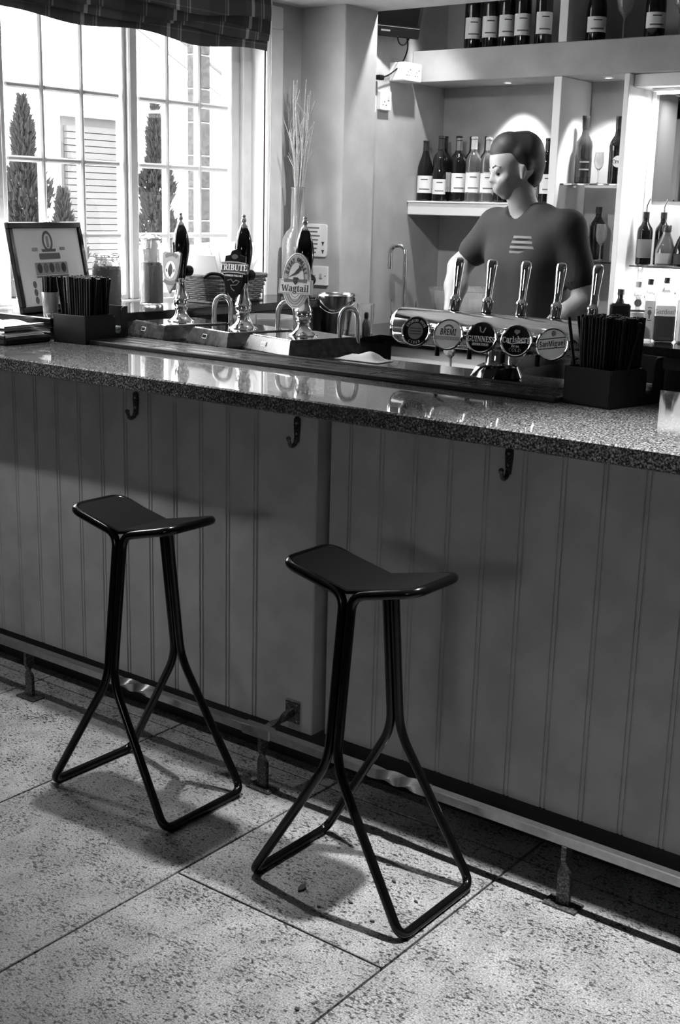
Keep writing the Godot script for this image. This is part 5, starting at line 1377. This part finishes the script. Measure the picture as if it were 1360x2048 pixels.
# ------------------------------------------------------------------ things on the walls
func build_wall_things():
	# licensing notice and switch on the pier
	var t = thing("wall_notice", "white rounded notice with dark lines of print on the pier", "sign", Vector3(-3.634, 1.408, -2.0295))
	part(pl(round_rect(0.148, 0.146, 0.012), 0.006, 0.001), "plate", "plastic_white", t)
	var rows = [[-0.02, 0.055, 0.07], [-0.025, 0.038, 0.06], [-0.018, 0.020, 0.075], [-0.02, 0.002, 0.06], [-0.02, -0.016, 0.055], [-0.022, -0.036, 0.05], [-0.024, -0.054, 0.046]]
	for r in rows:
		var cx = r[0] + 0.015
		part(pl(round_rect(r[2], 0.0065, 0.002).map(func(p): return p + Vector2(cx, r[1])), 0.0006, 0.0, turn(0, Vector3(0, 0, 0.006))), "print_line", "print_mid", t)
	for y in [-0.014, -0.050]: part(pl(V2([0.044, y + 0.008, 0.062, y + 0.008, 0.056, y - 0.002, 0.056, y - 0.008, 0.050, y - 0.008, 0.050, y - 0.002]), 0.0006, 0.0, turn(0, Vector3(0, 0, 0.006))), "goblet_mark", "print_dark", t)
	t = thing("light_switch", "square white light switch on the pier below the notice", "switch", Vector3(-3.592, 1.250, -2.0295))
	part(pl(round_rect(0.086, 0.086, 0.004), 0.009, 0.001), "plate", "plastic_white", t)
	part(bx(Vector3(0.006, 0, 0.010), Vector3(0.014, 0.022, 0.006), 0.001), "rocker", "paper_grey", t)
	for s in [-1, 1]: part(lt(V2([0.003, 0.0, 0.0, 0.001]), 8, Transform3D(Basis(Vector3.RIGHT, PI / 2), Vector3(s * 0.030, 0, 0.009))), "screw", "brushed", t)
	# on faces that look along the bar
	var side = Basis(Vector3(0, 0, -1), Vector3(0, 1, 0), Vector3(1, 0, 0))   # local z points along +x
	t = thing("blank_plate", "white blank plate half hidden behind the wall pier", "switch plate"); t.transform = Transform3D(side, Vector3(-3.6295, 2.035, -2.420))
	part(pl(round_rect(0.075, 0.075, 0.004), 0.010, 0.001), "plate", "plastic_white", t)
	t = thing("wall_socket", "single white wall socket low on the recess wall", "socket"); t.transform = Transform3D(side, Vector3(-3.6295, 2.053, -2.520))
	part(pl(round_rect(0.086, 0.086, 0.005), 0.022, 0.002), "box", "plastic_white", t)
	part(bx(Vector3(0.018, 0.012, 0.023), Vector3(0.012, 0.018, 0.005), 0.001), "switch", "paper_grey", t)
	for q in [[0.0, -0.005, 0.004, 0.008], [-0.012, -0.020, 0.007, 0.004], [0.012, -0.020, 0.007, 0.004]]: part(bx(Vector3(q[0] - 0.012, q[1], 0.0225), Vector3(q[2], q[3], 0.001)), "pin_slot", "print_dark", t)
	t = thing("wall_socket", "deep double white socket box under the television", "socket"); t.transform = Transform3D(side, Vector3(-3.6295, 2.190, -2.645))
	part(pl(round_rect(0.146, 0.084, 0.006), 0.085, 0.003), "box", "plastic_white", t)
	for s in [-1, 1]:
		part(bx(Vector3(s * 0.036 + 0.012, 0.020, 0.086), Vector3(0.012, 0.018, 0.004), 0.001), "switch", "paper_grey", t)
		for q in [[0.0, 0.0], [-0.010, -0.016], [0.010, -0.016]]: part(bx(Vector3(s * 0.036 - 0.006 + q[0], q[1], 0.0855), Vector3(0.006, 0.005, 0.001)), "pin_slot", "print_mid", t)
	# television
	t = thing("television", "black flat television tilted down in the wall recess", "television")
	var b = Basis.from_euler(Vector3(deg_to_rad(14), deg_to_rad(68), 0))
	t.transform = Transform3D(b, Vector3(-3.545, 2.475, -2.450))
	part(bx(Vector3(0, 0, 0), Vector3(0.34, 0.29, 0.035), 0.004), "casing", "black_plastic", t)
	part(bx(Vector3(0, 0.022, 0.0175), Vector3(0.30, 0.225, 0.002)), "screen", "screen", t)
	part(bx(Vector3(0, -0.099, 0.018), Vector3(0.33, 0.0022, 0.002)), "bezel_line", "print_mid", t)
	part(bx(Vector3(-0.02, -0.118, 0.0178), Vector3(0.05, 0.007, 0.001)), "maker_mark", "print_mid", t)
	part(bx(Vector3(0, 0, -0.030), Vector3(0.10, 0.10, 0.03), 0.004), "wall_mount", "black_plastic", t)
	var c = thing("power_cable", "black cable looping from the television to a plug", "cable")
	part(tb(fillet(V3([-3.52, 2.330, -2.47, -3.53, 2.300, -2.50, -3.54, 2.300, -2.56, -3.53, 2.345, -2.59]), 0.03, 5), 0.0035, 8), "loop", "black_plastic", c)
	part(tb(fillet(V3([-3.53, 2.345, -2.55, -3.55, 2.325, -2.60, -3.565, 2.285, -2.622, -3.58, 2.225, -2.602, -3.60, 2.170, -2.53, -3.60, 2.155, -2.475]), 0.05, 6), 0.0035, 8), "flex", "black_plastic", c)
	part(bx(Vector3(-3.602, 2.152, -2.455), Vector3(0.03, 0.022, 0.038), 0.004), "plug", "black_plastic", c)

# ------------------------------------------------------------------ the person behind the bar
func nets(st, bones, cell, k, group):
	var lo = Vector3(1e9, 1e9, 1e9); var hi = -lo
	for b in bones:
		var r = Vector3.ONE * (maxf(b[2], b[3]) + cell * 3.0 + k)
		lo = lo.min(b[0] - r).min(b[1] - r); hi = hi.max(b[0] + r).max(b[1] + r)
	var n = Vector3i(((hi - lo) / cell).ceil()) + Vector3i.ONE
	var sx = 1; var sy = n.x; var sz = n.x * n.y
	var acc := PackedFloat32Array(); acc.resize(n.x * n.y * n.z)
	for b in bones:
		var a = b[0]; var ab = b[1] - b[0]; var L = maxf(ab.length_squared(), 1e-9); var r0 = b[2]; var r1 = b[3]
		var m = Vector3.ONE * (maxf(r0, r1) + k * 3.0 + cell)
		var i0 = Vector3i(((a.min(b[1]) - m - lo) / cell).floor()).clamp(Vector3i.ZERO, n - Vector3i.ONE); var i1 = Vector3i(((a.max(b[1]) + m - lo) / cell).ceil()).clamp(Vector3i.ZERO, n - Vector3i.ONE)
		for z in range(i0.z, i1.z + 1):
			for y in range(i0.y, i1.y + 1):
				for x in range(i0.x, i1.x + 1):
					var p = lo + Vector3(x, y, z) * cell - a
					var t = clampf(p.dot(ab) / L, 0.0, 1.0)
					var d = (p - ab * t).length() - lerpf(r0, r1, t)
					if d < k * 4.0: acc[x + y * sy + z * sz] += exp(-d / k)
	var f := PackedFloat32Array(); f.resize(acc.size())
	for i in acc.size(): f[i] = -k * log(acc[i]) if acc[i] > 1e-6 else 1.0
	var vid := {}
	var corner = [0, sx, sy, sx + sy, sz, sx + sz, sy + sz, sx + sy + sz]
	var cpos = [Vector3(0, 0, 0), Vector3(1, 0, 0), Vector3(0, 1, 0), Vector3(1, 1, 0), Vector3(0, 0, 1), Vector3(1, 0, 1), Vector3(0, 1, 1), Vector3(1, 1, 1)]
	var edges = [[0, 1], [2, 3], [4, 5], [6, 7], [0, 2], [1, 3], [4, 6], [5, 7], [0, 4], [1, 5], [2, 6], [3, 7]]
	for z in n.z - 1:
		for y in n.y - 1:
			for x in n.x - 1:
				var o = x + y * sy + z * sz
				var s0 = f[o] < 0.0; var mixed = false
				for q in 7:
					if (f[o + corner[q + 1]] < 0.0) != s0: mixed = true; break
				if not mixed: continue
				var sum = Vector3.ZERO; var c = 0
				for e in edges:
					var fa = f[o + corner[e[0]]]; var fb = f[o + corner[e[1]]]
					if (fa < 0.0) != (fb < 0.0):
						sum += cpos[e[0]].lerp(cpos[e[1]], fa / (fa - fb)); c += 1
				vid[o] = lo + (Vector3(x, y, z) + sum / c) * cell
	st.set_smooth_group(group)
	var off = [[sx, sy, sz, Vector3.RIGHT], [sy, sz, sx, Vector3.UP], [sz, sx, sy, Vector3.BACK]]
	for o in vid:
		for q in off:
			# edge from corner o along q[0]
			var fa = f[o]; var fb = f[o + q[0]]
			if (fa < 0.0) == (fb < 0.0): continue
			var b0 = o - q[1]; var b1 = o - q[2]; var b2 = o - q[1] - q[2]
			if not (vid.has(b0) and vid.has(b1) and vid.has(b2)): continue
			quad(st, vid[o], vid[b0], vid[b2], vid[b1], q[3] if fa < 0.0 else -q[3])
	st.set_smooth_group(-1)

func hand_bones(w, dir, across, palm):
	# wrist, direction of the fingers, direction towards the thumb, palm normal
	var o = [[w, w + dir * 0.075, 0.024, 0.028]]
	for s in [-1.0, -0.33, 0.33, 1.0]: o.append([w + dir * 0.03 + across * s * 0.010, w + dir * 0.085 + across * s * 0.030, 0.014, 0.011])
	var len = [0.058, 0.072, 0.078, 0.068]
	for i in 4:
		var s = -1.0 + i * 0.667
		var k0 = w + dir * 0.085 + across * s * 0.030
		var k1 = k0 + (dir * 0.9 + palm * 0.35).normalized() * len[i] * 0.5
		var k2 = k1 + (dir * 0.6 + palm * 0.75).normalized() * len[i] * 0.32
		var k3 = k2 + (dir * 0.3 + palm * 0.9).normalized() * len[i] * 0.25
		o += [[k0, k1, 0.0095, 0.0088], [k1, k2, 0.0088, 0.0080], [k2, k3, 0.0080, 0.0072]]
	var t0 = w + dir * 0.025 + across * 0.022; var t1 = t0 + (dir * 0.6 + across * 0.8 + palm * 0.2).normalized() * 0.042; var t2 = t1 + (dir * 0.9 + across * 0.25 + palm * 0.3).normalized() * 0.03
	return o + [[t0, t1, 0.013, 0.0105], [t1, t2, 0.0105, 0.009]]

func build_person():
	var t = thing("person", "person in a dark striped print t-shirt standing behind the beer font", "person", Vector3(-2.43, 0.0, -1.90), -14)
	# joints, facing +z, slightly stooped
	var pel = Vector3(0, 0.93, -0.02); var wai = Vector3(0, 1.08, 0.0); var che = Vector3(0, 1.29, 0.02); var nb = Vector3(-0.01, 1.475, 0.035); var nt = Vector3(-0.03, 1.565, 0.065)
	var shr = Vector3(-0.175, 1.435, 0.025); var elr = Vector3(-0.285, 1.275, 0.105); var wrr = Vector3(-0.190, 1.085, 0.235)
	var shl = Vector3(0.175, 1.435, 0.015); var ell = Vector3(0.255, 1.180, -0.020); var wrl = Vector3(0.180, 1.030, 0.190)
	t.scale = Vector3.ONE * 1.045
	var st = tool()
	var body = [[pel + Vector3(-0.07, 0, 0), pel + Vector3(0.07, 0, 0), 0.105, 0.105], [pel, wai, 0.10, 0.095], [wai, che, 0.10, 0.115], [che + Vector3(-0.07, 0.03, 0), che + Vector3(0.07, 0.03, 0), 0.10, 0.10], [Vector3(-0.10, 1.40, 0.02), Vector3(0.10, 1.40, 0.02), 0.075, 0.075], [shr, shl, 0.055, 0.055], [nb, nt, 0.056, 0.052],
		[shr, elr, 0.050, 0.040], [elr, elr.lerp(wrr, 0.35), 0.041, 0.040], [elr.lerp(wrr, 0.35), wrr, 0.040, 0.026], [shl, ell, 0.050, 0.040], [ell, ell.lerp(wrl, 0.35), 0.041, 0.040], [ell.lerp(wrl, 0.35), wrl, 0.040, 0.026]]
	for s in [-1.0, 1.0]: body += [[Vector3(s * 0.09, 0.90, -0.02), Vector3(s * 0.10, 0.50, 0.01), 0.085, 0.056], [Vector3(s * 0.10, 0.50, 0.01), Vector3(s * 0.105, 0.34, -0.015), 0.056, 0.055], [Vector3(s * 0.105, 0.34, -0.015), Vector3(s * 0.11, 0.09, -0.02), 0.055, 0.036]]
	nets(st, body, 0.013, 0.012, 1)
	# head, turned a little towards his right and down
	var H = Transform3D(Basis.from_euler(Vector3(0.16, -0.45, 0)).scaled(Vector3.ONE * 0.93), Vector3(-0.035, 1.600, 0.074))
	var hb = []
	for q in [[0, 0.075, -0.012, 0, 0.085, 0.020, 0.088, 0.080], [0, 0.035, 0.030, 0, 0.000, 0.045, 0.066, 0.050], [0, -0.030, 0.050, 0, -0.022, 0.066, 0.034, 0.026], [0, 0.050, 0.090, 0, 0.018, 0.103, 0.008, 0.011], [-0.011, 0.014, 0.093, 0.011, 0.014, 0.093, 0.008, 0.008], [-0.034, 0.056, 0.082, 0.034, 0.056, 0.082, 0.013, 0.013], [-0.040, 0.018, 0.058, -0.030, 0.012, 0.068, 0.024, 0.02], [0.040, 0.018, 0.058, 0.030, 0.012, 0.068, 0.024, 0.02], [-0.014, -0.010, 0.086, 0.014, -0.010, 0.086, 0.007, 0.007], [-0.012, -0.020, 0.084, 0.012, -0.020, 0.084, 0.007, 0.007], [-0.083, 0.052, -0.002, -0.082, 0.012, 0.006, 0.012, 0.008], [0.083, 0.052, -0.002, 0.082, 0.012, 0.006, 0.012, 0.008], [0, -0.03, -0.01, 0, -0.09, -0.022, 0.055, 0.054]]:
		hb.append([H * Vector3(q[0], q[1], q[2]), H * Vector3(q[3], q[4], q[5]), q[6] * 0.93, q[7] * 0.93])
	nets(st, hb, 0.0055, 0.005, 2)
	var dr = (wrr - elr).normalized(); var dl = (wrl - ell).normalized()
	nets(st, hand_bones(wrr, dr, Vector3(0.3, 0.85, 0.2).normalized(), Vector3(0.9, -0.3, -0.2).normalized()), 0.0045, 0.003, 3)
	nets(st, hand_bones(wrl, dl, Vector3(-0.3, 0.85, 0.2).normalized(), Vector3(-0.9, -0.3, -0.2).normalized()), 0.0045, 0.003, 4)
	var body_mesh = part(st, "body", "skin", t)
	for s in [-1.0, 1.0]:
		part(lt(V2([0.0, -0.012, 0.009, -0.008, 0.012, 0.0, 0.009, 0.008, 0.0, 0.012]), 14, H * Transform3D(Basis.IDENTITY, Vector3(s * 0.031, 0.042, 0.083))), "eye", "print_dark", t)
		part(tb([H * Vector3(s * 0.014, 0.064, 0.097), H * Vector3(s * 0.034, 0.070, 0.092), H * Vector3(s * 0.052, 0.062, 0.078)], 0.0045, 6), "eyebrow", "hair", t)
	st = tool()
	nets(st, [[H * Vector3(0, 0.100, -0.030), H * Vector3(0, 0.118, 0.020), 0.086, 0.070], [H * Vector3(0, 0.050, -0.055), H * Vector3(0, 0.020, -0.050), 0.062, 0.055], [H * Vector3(-0.062, 0.100, 0.0), H * Vector3(-0.074, 0.060, -0.018), 0.030, 0.022], [H * Vector3(0.062, 0.100, 0.0), H * Vector3(0.074, 0.060, -0.018), 0.030, 0.022]], 0.007, 0.006, 1)
	part(st, "hair", "hair", t)
	st = tool()
	nets(st, [[pel + Vector3(-0.07, 0.02, 0), pel + Vector3(0.07, 0.02, 0), 0.116, 0.116], [pel, wai, 0.116, 0.114], [wai + Vector3(-0.04, 0, 0), che + Vector3(-0.05, 0, 0), 0.108, 0.122], [wai + Vector3(0.04, 0, 0), che + Vector3(0.05, 0, 0), 0.108, 0.122], [che + Vector3(-0.07, 0.03, 0), che + Vector3(0.07, 0.03, 0), 0.110, 0.110], [Vector3(-0.11, 1.40, 0.02), Vector3(0.11, 1.40, 0.02), 0.083, 0.083], [shr, shl, 0.064, 0.064], [Vector3(-0.06, 1.47, 0.03), Vector3(0.06, 1.47, 0.03), 0.055, 0.055], [shr, shr.lerp(elr, 0.60), 0.063, 0.060], [shl, shl.lerp(ell, 0.66), 0.063, 0.060]], 0.013, 0.012, 1)
	var shirt = part(st, "t_shirt", "shirt", t)
	# printed stripes that follow the chest
	for k in 4:
		var y = 1.405 - k * 0.018; var sp = tool(); sp.set_smooth_group(1)
		for i in 12:
			var a0 = lerpf(-0.05, 0.95, i / 12.0); var a1 = lerpf(-0.05, 0.95, (i + 1) / 12.0)
			var pt = func(a, yy): return Vector3(0.02 + sin(a) * 0.175, yy, 0.004 + cos(a) * 0.137 - (yy - 1.36) * 0.45 * (1.0 if yy > 1.36 else 0.0))
			quad(sp, pt.call(a0, y), pt.call(a1, y), pt.call(a1, y - 0.009), pt.call(a0, y - 0.009), Vector3(sin(a0), 0, cos(a0)))
		part(sp, "printed_stripe", "print_mid", shirt)
	st = tool()
	var tr = [[pel + Vector3(-0.07, 0, 0), pel + Vector3(0.07, 0, 0), 0.112, 0.112]]
	for s in [-1.0, 1.0]: tr += [[Vector3(s * 0.09, 0.90, -0.02), Vector3(s * 0.10, 0.50, 0.01), 0.095, 0.074], [Vector3(s * 0.10, 0.50, 0.01), Vector3(s * 0.108, 0.075, -0.02), 0.074, 0.062]]
	nets(st, tr, 0.014, 0.012, 1)
	part(st, "trousers", "trousers", t)
	for s in [-1.0, 1.0]:
		st = tool(); nets(st, [[Vector3(s * 0.11, 0.040, -0.045), Vector3(s * 0.115, 0.038, 0.04), 0.040, 0.040], [Vector3(s * 0.115, 0.034, 0.04), Vector3(s * 0.120, 0.030, 0.155), 0.040, 0.030], [Vector3(s * 0.11, 0.05, -0.03), Vector3(s * 0.11, 0.09, -0.025), 0.042, 0.040]], 0.008, 0.006, 1)
		part(st, "shoe", "shoe", t)

# ------------------------------------------------------------------ bits dropped on the floor
func build_crumbs():
	var spots = [[640, 0.016, -1.640, 0.463], [0, 0.007, -1.49, 0.30], [0, 0.006, -1.545, 0.245], [0, 0.009, -1.475, 0.37], [0, 0.006, -1.515, 0.44], [0, 0.007, -1.43, 0.47], [0, 0.006, -1.40, 0.34], [0, 0.005, -1.56, 0.50], [0, 0.007, -1.36, 0.82]]
	for q in spots:
		var r = q[1]
		var st = tool()
		var prof = []
		for k in 9: prof.append(Vector2(cos(TAU * k / 9.0) * r * (0.7 + 0.5 * rng.randf()), sin(TAU * k / 9.0) * r * 0.5 * (0.7 + 0.5 * rng.randf())))
		plate(st, prof, 0.003 + r * 0.15, 0.0, Transform3D(Basis(Vector3(1, 0, 0), Vector3(0, 0, -1), Vector3(0, 1, 0)), Vector3.ZERO))
		var big = r > 0.012
		var o = single(st, "floor_crumb", "print_dark", "curled dark scrap on the floor under the right stool" if big else "small dark crumb on the floor near the right stool", "crumb", Vector3(q[2], 0.0003, q[3]), "" if big else "crumbs by the right stool")
		o.rotation.y = rng.randf() * 3.0
